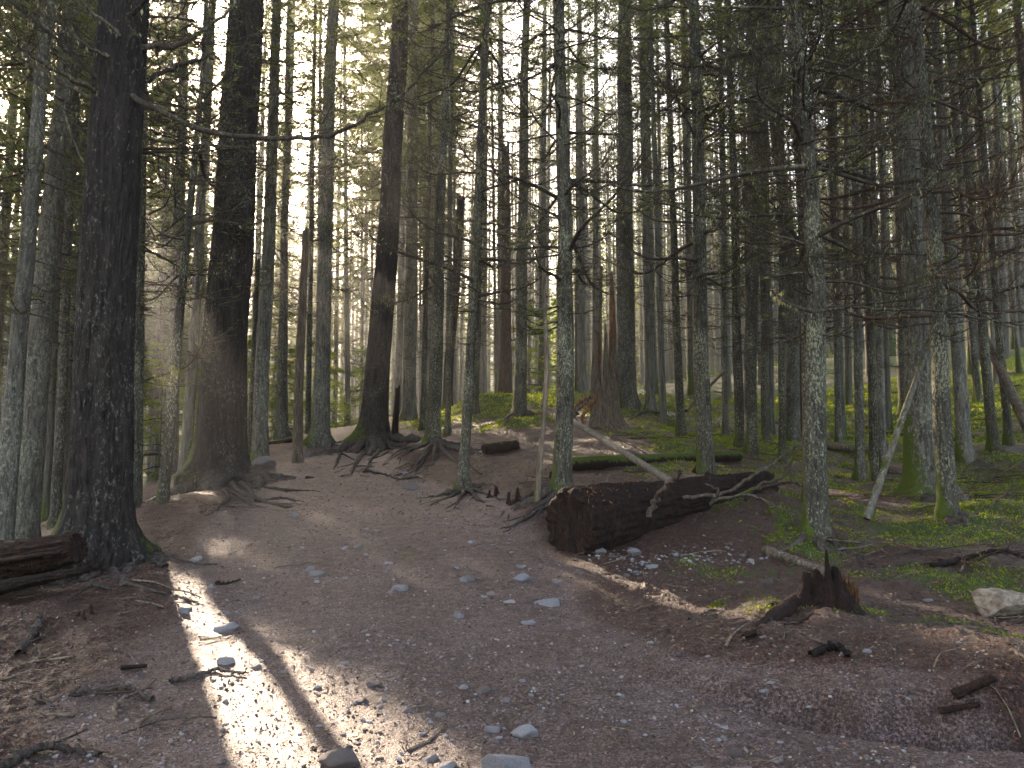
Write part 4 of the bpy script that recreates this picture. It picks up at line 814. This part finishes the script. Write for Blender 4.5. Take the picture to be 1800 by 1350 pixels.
# mossy log behind, silver leaning log, others
a0 = ground_hit(1000, 832); a1 = ground_hit(1300, 812)
log_obj('fallen_log', 'long low moss topped log lying crosswise behind the big rotten log', a0+[0, 0, .12], a1+[0, 0, .12], .14, .11, M_rot, sides=28, n=60, moss=.8, seed=8)
log_obj('leaning_pole', 'slim silvery dead pole sloping down from the splintered stump to the big log', ray(1003,738,19), ray(1178,846,11.3), .07, .05, M_pale, sides=20, n=60, seed=9, end=M_orange, bump=.008)
log_obj('leaning_pole', 'pale straight dead pole propped against the near right trees', ray(1523,902,10.6)-[0, 0, .08], ray(1636,594,11.3), .05, .034, M_pale, sides=18, n=50, seed=10, bump=.006, moss=.4)
log_obj('leaning_pole', 'weathered dead trunk leaning across the mossy slope at the right edge', ray(1815,770,17.5), ray(1728,585,19.5), .12, .09, M_dead, sides=20, n=40, seed=11, bump=.01)
log_obj('leaning_pole', 'thin white dead pole leaning low behind the furrowed tree', ray(1206,722,24), ray(1275,650,25), .06, .04, M_dead, sides=10, n=20, seed=12, bump=.005)
log_obj('fallen_log', 'thin weathered log lying flat on the floor pointing at the jagged stump', ground_hit(1345,975)+[0, 0, .03], ground_hit(1455,1012)+[0, 0, .04], .06, .05, M_dead, sides=16, n=40, seed=13, bump=.01)
for k, (u0, v0, u1, v1, r, lb) in enumerate([(850,800,700+210,790,.16,'dark rotten log piece on the bank behind the claw rooted tree'),(1420,790,1560,800,.12,'mossy log lying flat behind the near right tree'),(1155,680,1260,655,.10,'far pale log lying up the mossy slope'),(1330,745,1400,742,.09,'short grey log across the slope behind the rough trunks'),
      (1480,700,1590,690,.10,'thin log lying across the moss high on the right slope'),(1700,770,1800,760,.09,'slender fallen stem on the moss near the right edge'),(1560,760,1680,775,.08,'low fallen stem behind the stout mossy tree'),(600,735,660,735,.10,'log lying beyond the trail bend'),(420,795,520,775,.10,'rotten log on the left verge below the pale trunk')]):
    log_obj('fallen_log', lb, ground_hit(u0, v0)+[0, 0, r*.5], ground_hit(u1, v1)+[0, 0, r*.6], r, r*.75, M_rot if k % 2 == 0 else M_dead, sides=16, n=30, seed=20+k, moss=.4, group='fallen logs in the forest', bump=.012)
# left foreground rotten log
ll = log_obj('fallen_log', 'black split rotten log entering from the left edge in front of the massive fir', np.array([-6.2, 7.6, gz(-6.2, 7.6)+.10]), np.array([-4.25, 7.5, gz(-4.25, 7.5)+.36]), .30, .17, M_rot, sides=80, n=140, bump=.05, seed=30, sq=.8)
log_obj('wood_slab', '', np.array([-5.6, 6.9, gz(-5.6, 6.9)+.02]), np.array([-3.85, 7.2, gz(-3.8, 7.2)+.28]), .18, .05, M_rot, sides=36, n=90, bump=.03, seed=31, sq=.5, parent=ll)
log_obj('wood_slab', '', np.array([-5.9, 7.25, gz(-5.9, 7.25)+.24]), np.array([-4.2, 7.2, gz(-4.2, 7.2)+.40]), .07, .03, M_rot, sides=24, n=60, bump=.015, seed=33, sq=.5, parent=ll)
log_obj('fallen_log', 'broad red brown decayed log lying behind the dark split log at left', np.array([-6.6, 8.7, gz(-6.6, 8.7)+.18]), np.array([-4.9, 8.55, gz(-4.9, 8.55)+.14]), .3, .24, M_rot, sides=40, n=60, bump=.03, seed=32, sq=.8)

def stump_mesh(Rb, h, seed, sides=90, n=44, spikes=(), flare=1.2, power=1.):
    """jagged broken stump: shell whose height varies with angle"""
    rg = np.random.default_rng(seed); a = np.arange(sides)*2*PI/sides
    top = np.full(sides, .25)+.18*np.abs(noise(np.stack([np.cos(a)*2.2, np.sin(a)*2.2, 0*a+seed], -1)))
    for (az, wd, hh) in spikes: d = np.abs((a-az+PI) % (2*PI)-PI); top = np.maximum(top, hh*np.exp(-(d/wd)**2))
    top = top*h*(1+.13*noise(np.stack([np.cos(a)*9, np.sin(a)*9, 0*a+seed], -1)))
    t = np.linspace(0, 1, n)[:, None]; Z = t*top[None, :]
    lob = np.maximum(0, np.cos(a*3+seed))[None, :]
    R = Rb*(.62+.10*noise(np.stack([np.cos(a)*2+0*Z, np.sin(a)*2+0*Z, Z*1.5+seed], -1))+flare*.45*np.exp(-Z/(Rb*.6))*(.4+lob))*(1-.30*(Z/h)**power)
    R = R+.03*Rb*4*noise(np.stack([np.cos(a)*6+0*Z, np.sin(a)*6+0*Z, Z*1.6], -1))*.5
    Vo = np.stack([R*np.cos(a), R*np.sin(a), Z-.08], -1); Ri = R*.66; Vi = np.stack([Ri*np.cos(a), Ri*np.sin(a), Z*.97-.08+.0*Z], -1)
    mb = MB(); i = np.arange(n-1)[:, None]*sides; k = np.arange(sides)[None, :]; k2 = (k+1) % sides
    f = np.stack([i+k, i+k2, i+k2+sides, i+k+sides], -1).reshape(-1, 4); mb.add(Vo, f, moss=np.clip(.25-Z/h, 0, 1).ravel())
    mb.add(Vi, f[:, ::-1], 1); kk = np.arange(sides); mb.add(np.concatenate([Vo[-1], Vi[-1]]), np.stack([kk, (kk+1) % sides, (kk+1) % sides+sides, kk+sides], 1), 1)
    return mb
# jagged dark stump, right foreground
sp = ground_hit(1455, 1085); sx, sy = sp[0], sp[1]
stp = stump_mesh(.28, .60, 3, spikes=((PI*.98, .7, .62), (PI*1.3, .5, .62), (PI*1.45, .27, 1.), (PI*1.62, .4, .74), (PI*.5, .6, .62), (0, .6, .6)), flare=1.8, power=.8)
st = link('broken_stump', stp.mesh('broken_stump', [M_rot, M_rot]), loc=(sx-.02, sy, sp[2])); tag(st, 'small jagged dark stump with one long root reaching toward the trail, right foreground', 'stump')
mb = MB(); rgs = np.random.default_rng(5); m = 60; x = rgs.uniform(.17, .27, m); y = rgs.uniform(-.08, .1, m); hh = rgs.uniform(.12, .30, m)*np.interp(x, [.17, .27], [1.2, .7])
P = np.stack([np.stack([x, y, 0*x-.05], -1), np.stack([x+.01, y, hh*.5], -1), np.stack([x+rgs.normal(0, .012, m), y, hh], -1)], 1); tubes(mb, P, rgs.uniform(.006, .014, m), .003, 5); link('splinters', mb.mesh('splinters', [M_orange]), st)
for k, (pts, r0, r1) in enumerate([([(1430,1075),(1395,1085),(1355,1105),(1325,1125),(1312,1135)],.10,.02),([(1470,1085),(1505,1090),(1520,1080)],.05,.03),([(1400,1085),(1365,1078),(1330,1078),(1310,1075)],.03,.012),([(1440,1090),(1400,1110),(1370,1122),(1340,1130)],.02,.008)]):
    root_part((st, np.array([sx-.02, sy, sp[2]])), pts, r0, r1, seed=60+k, lift=.7, mt=M_rot, fork=0)
# tall splintered snag
q = ray(1064, 752, 23); q[2] = gz(q[0], q[1])
sm = stump_mesh(.72, 4.9, 7, spikes=((PI*.1, .35, .96), (PI*1.75, .5, .70), (PI*1.2, .5, .62), (PI*.75, .4, .5), (PI*1.5, .35, .68)), flare=.9, sides=110, n=70, power=.8)
sn = link('splintered_snag', sm.mesh('splintered_snag', [M_dead, M_orange]), loc=q); tag(sn, 'tall splintered stump with an orange torn edge and pointed spire in the middle distance', 'stump')
for k, (a_, l_) in enumerate([((-.9, -.1), 1.4), ((-.7, -.5), 1.1), ((-1.1, .2), 1.2)]):
    P = np.array([[a_[0]*.5, a_[1], .9], [a_[0]*.9, a_[1]*1.2, .55], [a_[0]*l_, a_[1]*1.5, .0]]); stick('torn_slab', '', None, .09, .04, M_orange if k else M_dead, world=P+q, parent=sn, seed=70+k)
# small reddish rotten stubs along the bank
for k, (u, v, h, lb) in enumerate([(868,872,.28,'reddish decayed stub on the bank right of the claw roots'),(905,880,.34,'second reddish decayed stub, nearer the crooked dead stem'),(975,850,.3,'dark rotten stub hidden behind the spotted tree foot'),(985,830,.25,'low rotten stub by the long moss topped log'),(150,1085,.2,'low black rotten lump below the split log at lower left'),(60,1120,.14,'small dark root lump near the left edge below the split log'),(1240,842,.5,'split bark shard leaning at the foot of the furrowed tree')]):
    p = ground_hit(u, v); o = link('rotten_stub', stump_mesh(h*.55, h, 80+k, 40, 20, spikes=((1., .5, .9), (3.4, .4, .7), (5., .3, .8))).mesh('rotten_stub', [M_rot, M_rot]), loc=p); tag(o, lb, 'stump', 'rotten stubs')

# ------------------------------------------------------------------ stones
def rock_mesh(seed, sub=3, sq=.6, ang=.35):
    import bmesh
    bm = bmesh.new(); bmesh.ops.create_icosphere(bm, subdivisions=sub, radius=1); v = np.array([x.co[:] for x in bm.verts]); f = np.array([[y.index for y in x.verts] for x in bm.faces]); bm.free()
    rg = np.random.default_rng(seed)
    for _ in range(13):
        nrm = norm(rg.normal(size=3)); d = rg.uniform(.5, .85); o = np.maximum(v@nrm-d, 0); v = v-o[:, None]*nrm*.97
    v = v*(1+.12*noise(v*1.3+seed)+.05*noise(v*4+seed))[:, None]*np.array([1, rg.uniform(.6, .85), sq]); return v, f
RK = []
for i in range(8):
    v, f = rock_mesh(600+i, 4, [.5, .6, .45, .7, .55, .4, .65, .5][i]); mb = MB(); mb.add(v, f); RK.append(mb.mesh('stone', [M_stone]))
def rock(u, v, wpx, lb, k=None, cat='stone', group='stones on the forest floor', sc=(1, 1, 1), name='stone'):
    p = ground_hit(u, v); s = wpx/F*p[1]/2*1.05; k = rng.integers(8) if k is None else k
    o = link(name, RK[k], loc=(p[0], p[1], p[2]+s*.02), rot=(rng.normal(0, .12), rng.normal(0, .12), rng.uniform(-.5, .5)), sc=(s*sc[0], s*sc[1], s*sc[2])); tag(o, lb, cat, group); return o
v, f = rock_mesh(655, 5, .62, .3); v[:, 0] *= 1+.12*np.sign(v[:, 0]); v = v*(1+.05*noise(v*7))[:, None]; mb = MB(); mb.add(v, f); RK.append(mb.mesh('boulder', [M_tan]))
o = rock(1752, 1080, 118, 'long pale tan boulder at the right edge beside the moss', 8, cat='boulder', sc=(1.08, .8, .78), name='boulder'); o.location.z += .07; o.rotation_euler = (0, .05, -.1)
BIG = [(604,1330,78,'large flat pale stone at the bottom edge, left of the others'),(885,1348,100,'broad low stone cut by the bottom edge in the middle'),(785,1342,44,'rounded pale stone at the bottom edge beside the broad low stone'),(757,1322,34,'small flat stone above the rounded pale stone at the bottom'),
 (862,1280,34,'bright white stone in the lower middle of the trail'),(925,1282,50,'long thin grey stone right of the bright white stone'),(1288,1315,44,'squarish violet grey stone low right of centre'),(1305,1345,54,'smooth pale stone cut by the bottom edge right of centre'),(1230,1342,38,'flat bluish stone at the bottom edge right of centre'),(1366,1325,22,'small rounded stone right of the squarish violet one'),
 (704,1032,34,'single rounded grey stone on the trail in the middle'),(555,1005,36,'pale wedge stone, larger of the stack left of centre'),(545,998,26,'flat stone leaning behind the pale wedge stone'),(557,1020,16,'small stone in front of the pale wedge stone'),(806,1082,24,'small pale pyramid stone in mid trail'),(930,1088,28,'rounded grey stone, lowest of the mid trail cluster'),(898,1052,26,'rounded pale stone standing upright in the mid trail cluster'),
 (862,1042,24,'left stone of the mid trail cluster'),(967,1058,54,'mossy grey slab stone at the right of the mid trail cluster'),(935,1050,22,'brownish stone against the mossy slab stone'),(918,1018,36,'dark flat stone above the mid trail cluster'),(900,1020,22,'pale flat chip beside the dark flat stone'),(820,1017,32,'long pale chip left above the mid trail cluster'),(982,1018,20,'small grey stone right above the mid trail cluster'),(912,992,16,'small stone behind the dark flat stone'),
 (1050,972,36,'angular white stone just below the cut end of the big log'),(1115,975,26,'pale angular stone under the middle of the big log'),(1150,992,28,'flat grey stone below the big log'),(1100,1008,24,'thin pale chip in the sunbeam right of the trail'),(628,958,26,'pale stone by the trail left of centre'),(606,960,18,'smaller stone touching the pale stone left of centre'),(685,985,20,'brown stone beneath the pale stone left of centre'),
 (720,855,34,'pale flat stone at the foot of the root bank'),(712,830,20,'bluish stone among the bank roots'),(516,903,20,'pale stone near the roots of the second fir'),(465,822,44,'dark grey boulder on the verge right of the second fir'),(540,800,24,'flat boulder beside the barkless brown snag'),(395,1160,34,'pale rounded stone in the sunlit streak at left'),(450,1168,26,'flat stone right of the pale rounded stone in the streak'),(322,1075,28,'bluish stone at the top of the sunlit streak'),
 (400,1100,46,'flat pale slab in the sunlit streak'),(346,985,28,'dark stone right of the massive fir root'),(655,1195,30,'grey triangular stone with a dark wood chip beside it'),(715,1245,24,'grey stone in the lower trail left of the white stone'),(815,1205,22,'stone in the lower trail above the bright white stone'),(850,1210,30,'grey oval stone in the lower trail'),(890,1222,22,'bluish thin stone in the lower trail'),(632,1225,24,'upright pale chip in the sun near the lower left'),
 (607,1132,16,'little pale stone left of mid trail'),(610,1148,20,'little bluish stone left of mid trail'),(606,1160,18,'little flat stone left of mid trail'),(742,1285,16,'little grey stone low on the trail'),(772,1255,20,'little brown stone low on the trail'),(1345,1190,12,'little pale stone on the bank below the jagged stump'),(1525,1160,18,'little tan stone in the shade right of the jagged stump'),(1630,1058,20,'tan stone near the long pale boulder'),(1305,975,14,'little stone near the near right tree'),(1350,1022,26,'pale stone left behind the jagged stump'),(1300,1018,14,'small grey stone on the gravelly patch'),(1342,1220,16,'little pink stone on the lower bank'),(1460,1300,18,'violet stone near the lower right'),(1440,1305,16,'small pale stone beside the violet one at lower right'),(1275,1270,16,'little pale pair stone lower right'),(1315,1278,18,'small flat pale stone lower right')]
for u, v, wp, lb in BIG: rock(u, v, wp, lb)
for i in range(150):
    u_, v_ = (rng.uniform(350, 1500), rng.uniform(1080, 1345)) if i < 95 else (rng.uniform(330, 1000), rng.uniform(900, 1120))
    rock(u_, v_, rng.uniform(7, 15), 'small pale stone, one of many scattered over the trail', sc=(1, 1, rng.uniform(.8, 1.3)), group='small stones scattered over the trail')
# gravel and litter: uncountable
def gravel():
    rg = np.random.default_rng(21); mb = MB(); protos = [rock_mesh(700+i, 1, .6) for i in range(6)]
    N = 30000; y = 3.2+rg.random(N)**1.7*15; x = (rg.uniform(-100, 1900, N)-900)/F*y; p = path_mask(x, y); dens = n2(x, y, .9, 31)
    keep = (rg.random(N) < .12+.75*p) & (rg.random(N) < .55+1.2*dens); x = x[keep]; y = y[keep]; z = height(x, y); s = rg.lognormal(math.log(.0072), .55, len(x))*np.interp(y, [3, 15], [.85, 1.5]); s = np.minimum(s, .024)
    k = rg.integers(0, 6, len(x)); a = rg.uniform(0, 6.28, len(x))
    # denser strip of pale gravel beside the big log
    for j in range(6):
        m = k == j; v, f = protos[j]; c, sn_ = np.cos(a[m])[:, None], np.sin(a[m])[:, None]; vv = np.stack([v[None, :, 0]*c-v[None, :, 1]*sn_, v[None, :, 0]*sn_+v[None, :, 1]*c, v[None, :, 2]+0*c], -1)*s[m][:, None, None]
        vv += np.stack([x[m], y[m], z[m]+s[m]*.15], -1)[:, None, :]; ff = (f[None]+(np.arange(m.sum())*len(v))[:, None, None]).reshape(-1, 3); mb.add(vv, ff)
    N = 260; u = rg.normal(1190, 90, N); v_ = rg.normal(985, 10, N); P = np.array([ground_hit(a_, b_) for a_, b_ in zip(u, v_)]); s = rg.lognormal(math.log(.016), .5, N)
    for j in range(N):
        v, f = protos[j % 6]; mb.add(v*s[j]+P[j]+[0, 0, s[j]*.2], f)
    o = link('gravel', mb.mesh('gravel', [M_stone], smooth=False)); tag(o, 'loose gravel strewn over the trail', 'gravel', kind='stuff')
gravel()
def litter():
    rg = np.random.default_rng(22); mb = MB(); N = 120000; y = 3.1+rg.random(N)**1.8*17; x = (rg.uniform(-150, 1950, N)-900)/F*y; p = path_mask(x, y)
    keep = rg.random(N) < 1-.6*p; x = x[keep]; y = y[keep]; z = height(x, y); n = len(x); a = rg.uniform(0, 6.28, n); l = rg.uniform(.008, .035, n)*np.interp(y, [3, 15], [.8, 1.6])
    D = np.stack([np.cos(a)*l, np.sin(a)*l, rg.normal(0, .25, n)*l], -1); W = norm(np.cross(D, rg.normal(0, .5, (n, 3))+np.array([0, 0, 1])))*(l*rg.uniform(.12, .35, n))[:, None]
    leaves(mb, np.stack([x, y, z+.004], -1)-D*.3, D, W)
    o = link('needle_litter', mb.mesh('needle_litter', [M_chip], smooth=False)); tag(o, 'brown needles and bark crumbs covering the forest floor', 'litter', kind='stuff')
    mb = MB(); N = 3200; y = 3.3+rg.random(N)**1.2*24; x = (rg.uniform(-200, 2000, N)-900)/F*y; p = path_mask(x, y); keep = rg.random(N) < 1-.85*p; x = x[keep]; y = y[keep]; n = len(x)
    a = rg.uniform(0, 6.28, n); l = rg.lognormal(math.log(.12), .6, n); s = np.linspace(-.5, .5, 5)[None, :]; cv = rg.normal(0, .12, (n, 1))
    X = x[:, None]+np.cos(a)[:, None]*l[:, None]*s-np.sin(a)[:, None]*cv*l[:, None]*s*s*4; Y_ = y[:, None]+np.sin(a)[:, None]*l[:, None]*s+np.cos(a)[:, None]*cv*l[:, None]*s*s*4
    Z = height(X, Y_)+.006+np.abs(rg.normal(0, .03, (n, 1)))*(l[:, None]); P = np.stack([X, Y_, Z], -1); tubes(mb, P, .0018+.014*l, .001+.006*l, 4)
    o = link('twig_litter', mb.mesh('twig_litter', [M_dead])); tag(o, 'small broken twigs scattered off the trail', 'twigs', kind='stuff')
litter()
def moss_tufts():
    rg = np.random.default_rng(23); mb = MB(); N = 260000; y = 6+rg.random(N)**1.1*28; x = (rg.uniform(-50, 1900, N)-900)/F*y; mo = moss_mask(x, y)+.9*n2(x, y, .35, 41)*.6
    keep = mo > .42; x = x[keep]; y = y[keep]; z = height(x, y); n = len(x); l = rg.uniform(.015, .04, n)*np.interp(y, [7, 30], [.8, 2.2])
    D = np.stack([rg.normal(0, .7, n)*l, rg.normal(0, .7, n)*l, l], -1); W = norm(np.cross(D, rg.normal(0, 1, (n, 3))))*(l*.3)[:, None]; leaves(mb, np.stack([x, y, z+.0], -1), D, W)
    o = link('moss_tufts', mb.mesh('moss_tufts', [M_moss], smooth=False)); tag(o, 'soft green moss cushions on the forest floor', 'moss', kind='stuff')
moss_tufts()

# ------------------------------------------------------------------ fallen branches and ground clutter
gb = 'dead branches lying on the forest floor'
FB = [('thin dark root like stick lying across the sunlit streak', [(298,1195),(340,1188),(380,1176),(430,1184)], .018,.008,M_root,0),
 ('dark branched root piece at left below the split log', [(130,1222),(190,1215),(230,1208),(262,1230)], .028,.012,M_root,2),
 ('dark curved root in the bottom left corner', [(0,1345),(60,1325),(110,1316),(180,1322)], .03,.012,M_root,1),
 ('small gnarled root knot below the split log at left', [(30,1150),(55,1120),(70,1095)], .035,.02,M_root,3),
 ('thin stick on the trail left of the wedge stone', [(480,995),(520,990),(560,985),(600,997)], .01,.005,M_dead,0),
 ('brown stick at the top of the sunlit streak', [(300,1045),(325,1047),(350,1054)], .014,.008,M_dead,0),
 ('dark stick right of the top of the streak', [(380,1026),(400,1024),(422,1018)], .02,.01,M_rot,0),
 ('bowed root sticking from the bank below the jagged stump', [(1430,1165),(1455,1156),(1475,1158),(1490,1168)], .028,.02,M_rot,0),
 ('forked root left of the jagged stump', [(1212,1095),(1225,1080),(1245,1070),(1262,1068)], .014,.006,M_root,1),
 ('second forked root left of the jagged stump', [(1240,1090),(1255,1078),(1272,1072)], .012,.006,M_root,0),
 ('pale stick at the right edge below the boulder', [(1780,1165),(1792,1172),(1803,1182)], .012,.008,M_dead,0),
 ('reddish stick lying right of the near right tree', [(1530,998),(1580,1000),(1620,1002),(1662,992)], .022,.012,M_red,1),
 ('long thin dead branch on the moss right of the stump', [(1490,985),(1530,975),(1580,968),(1640,975)], .014,.007,M_dead,3),
 ('dark low branch at the right edge above the boulder', [(1640,1010),(1700,1000),(1760,985),(1800,988)], .03,.02,M_rot,2),
 ('mossy stub leaning at the far right edge', [(1770,955,9.9),(1785,940,9.9),(1800,925,9.9),(1815,905,9.9)], .04,.035,M_dead,0),
 ('broken slat upright beside the near tree with moss hummock', [(1740,955,10.0),(1742,935,10.0),(1741,925,10.0)], .012,.01,M_dead,0),
 ('bent thin wand standing right of the near right tree', [(1682,995,9.0),(1690,975,9.0),(1672,950,9.0),(1670,940,9.0)], .008,.004,M_dead,0),
 ('wandering dark stick on the root bank', [(640,828),(675,832),(700,842),(735,838)], .03,.015,M_root,2),
 ('flat stick in the trail near the second fir', [(500,862),(540,860),(565,862)], .014,.006,M_rot,0)]
for k, (lb, pts, r0, r1, mt, tw) in enumerate(FB): stick('fallen_branch', lb, pts, r0, r1, mt, twigs=tw, seed=200+k, group=gb, L=.25)
for k, (u0, v0, u1, v1, rr, zz, lb) in enumerate([(1678,1236,1748,1212,.045,.07,'dark slab of wood tilted in the ditch at lower right'),(1650,1246,1722,1250,.03,.02,'second dark wood piece deeper in the ditch at lower right'),(212,1180,258,1170,.025,.03,'dark bark chunk left of the pale rounded stone')]):
    a_, b_ = ground_hit(u0, v0), ground_hit(u1, v1); log_obj('wood_chunk', lb, a_+[0, 0, .02], b_+[0, 0, zz], rr, rr*.75, M_rot, cat='wood chunk', sides=28, n=40, bump=rr*.25, seed=90+k, sq=.55)
def brush(n, ulo, uhi, vlo, vhi, lab, lmin=.5, lmax=1.8, r=(.008, .02), mts=(M_dead, M_root, M_redtwig), lift=.15, tw=4):
    for k in range(n):
        p = ground_hit(rng.uniform(ulo, uhi), rng.uniform(vlo, vhi)); a = rng.normal(0, .7)+(PI if rng.random() < .5 else 0); L = rng.uniform(lmin, lmax); s = np.linspace(-.5, .5, 5)
        cv = rng.normal(0, .12); x = p[0]+math.cos(a)*L*s-math.sin(a)*cv*L*4*s*s; y = p[1]+math.sin(a)*L*s+math.cos(a)*cv*L*4*s*s; z = height(x, y, fine=False)
        z = np.maximum(z, np.linspace(z[0], z[-1], 5))+.02+np.linspace(0, abs(rng.normal(0, lift)), 5)
        stick('fallen_branch', lab, None, rng.uniform(*r), .005, mts[rng.integers(len(mts))], world=np.stack([x, y, z], -1), twigs=tw, L=L*.35, seed=700+k+int(ulo), group=gb)
brush(34, 1500, 1830, 815, 900, 'one of the tangled dead branches piled on the floor at right', r=(.01, .028))
brush(16, 1440, 1800, 960, 1010, 'small dead branch lying on the shaded floor right of the near right tree', .3, 1., (.005, .014))
brush(16, 1100, 1420, 770, 850, 'small dead branch on the floor behind the big log', .4, 1.5)
brush(12, 820, 1000, 780, 880, 'dead twig lying on the shaded bank in the middle', .3, 1.1)
brush(10, 550, 780, 800, 850, 'dead twig among the bank roots right of the trail', .3, .9)
brush(40, 1160, 1790, 650, 800, 'dead branch lying on the mossy slope', .8, 2.5, (.02, .04))
brush(10, 0, 300, 1060, 1340, 'small dark stick on the shaded ground at lower left', .15, .5, (.005, .012), lift=.02, tw=2)
brush(10, 250, 460, 850, 900, 'small twig by the roots of the second fir', .2, .8, (.006, .015), lift=.03, tw=2)
# ------------------------------------------------------------------ young hemlocks and bushes
SAP = [crown_mesh(820+i, .3, 4.2, 1.7, 60, fol=M_bright, leaf=(.10, .018), twigs=8, dense=12, droop=.15) for i in range(3)]
for k, (u, v, Y, s, lb) in enumerate([(500,760,33,1.1,'young green hemlock beyond the left verge, right of the pale trunk'),(430,770,30,1.2,'young green hemlock just right behind the second massive fir'),(605,735,37,.5,'low green bush where the trail disappears'),(280,800,26,1.2,'young hemlock in the ravine between the two massive firs'),
     (640,700,46,1.4,'pale young hemlock beyond the trail bend'),(930,700,40,1.3,'bright young hemlock behind the mossy hummock tree'),(560,690,44,1.7,'young hemlock in the haze left of the trail bend'),(345,790,32,1.3,'young hemlock low behind the second massive fir'),(980,690,46,1.5,'young hemlock in the haze of the middle background')]):
    p = ray(u, v, Y); z = gz(p[0], p[1]); root = link('young_conifer', None, loc=(p[0], p[1], z)); tag(root, lb, 'young tree', 'young hemlocks')
    link('crown', SAP[k % 3], root, rot=(0, 0, k), sc=(s, s, s)); mb = MB(); tubes(mb, np.array([[[0, 0, -.2], [0, 0, 2*s], [0, 0, 4.2*s]]]), .04*s, .01, 6); link('trunk', mb.mesh('trunk', [M_far]), root)

# ------------------------------------------------------------------ haze
def haze():
    m = bpy.data.materials.new('haze'); m.use_nodes = True; t = m.node_tree; t.nodes.clear(); o = t.nodes.new('ShaderNodeOutputMaterial')
    v = node(t, 'ShaderNodeVolumePrincipled', {'Color': (.93, .97, 1, 1), 'Density': HAZE, 'Anisotropy': HAZE_G}); t.links.new(v.outputs[0], o.inputs['Volume'])
    x0, x1, y0, y1, z0, z1 = -620, 620, -320, 920, -60, 150; v_ = [(x, y, z) for z in (z0, z1) for x, y in ((x0, y0), (x1, y0), (x1, y1), (x0, y1))]
    mb = MB(); mb.add(v_, [(3, 2, 1, 0), (4, 5, 6, 7), (0, 1, 5, 4), (1, 2, 6, 5), (2, 3, 7, 6), (3, 0, 4, 7)]); ob = link('haze', mb.mesh('haze', [m], smooth=False)); tag(ob, kind='stuff', label='thin bright morning haze filling the forest', cat='haze')
if HAZE > 0: haze()
for o in bpy.data.objects:
    if '_r' in o: del o['_r']
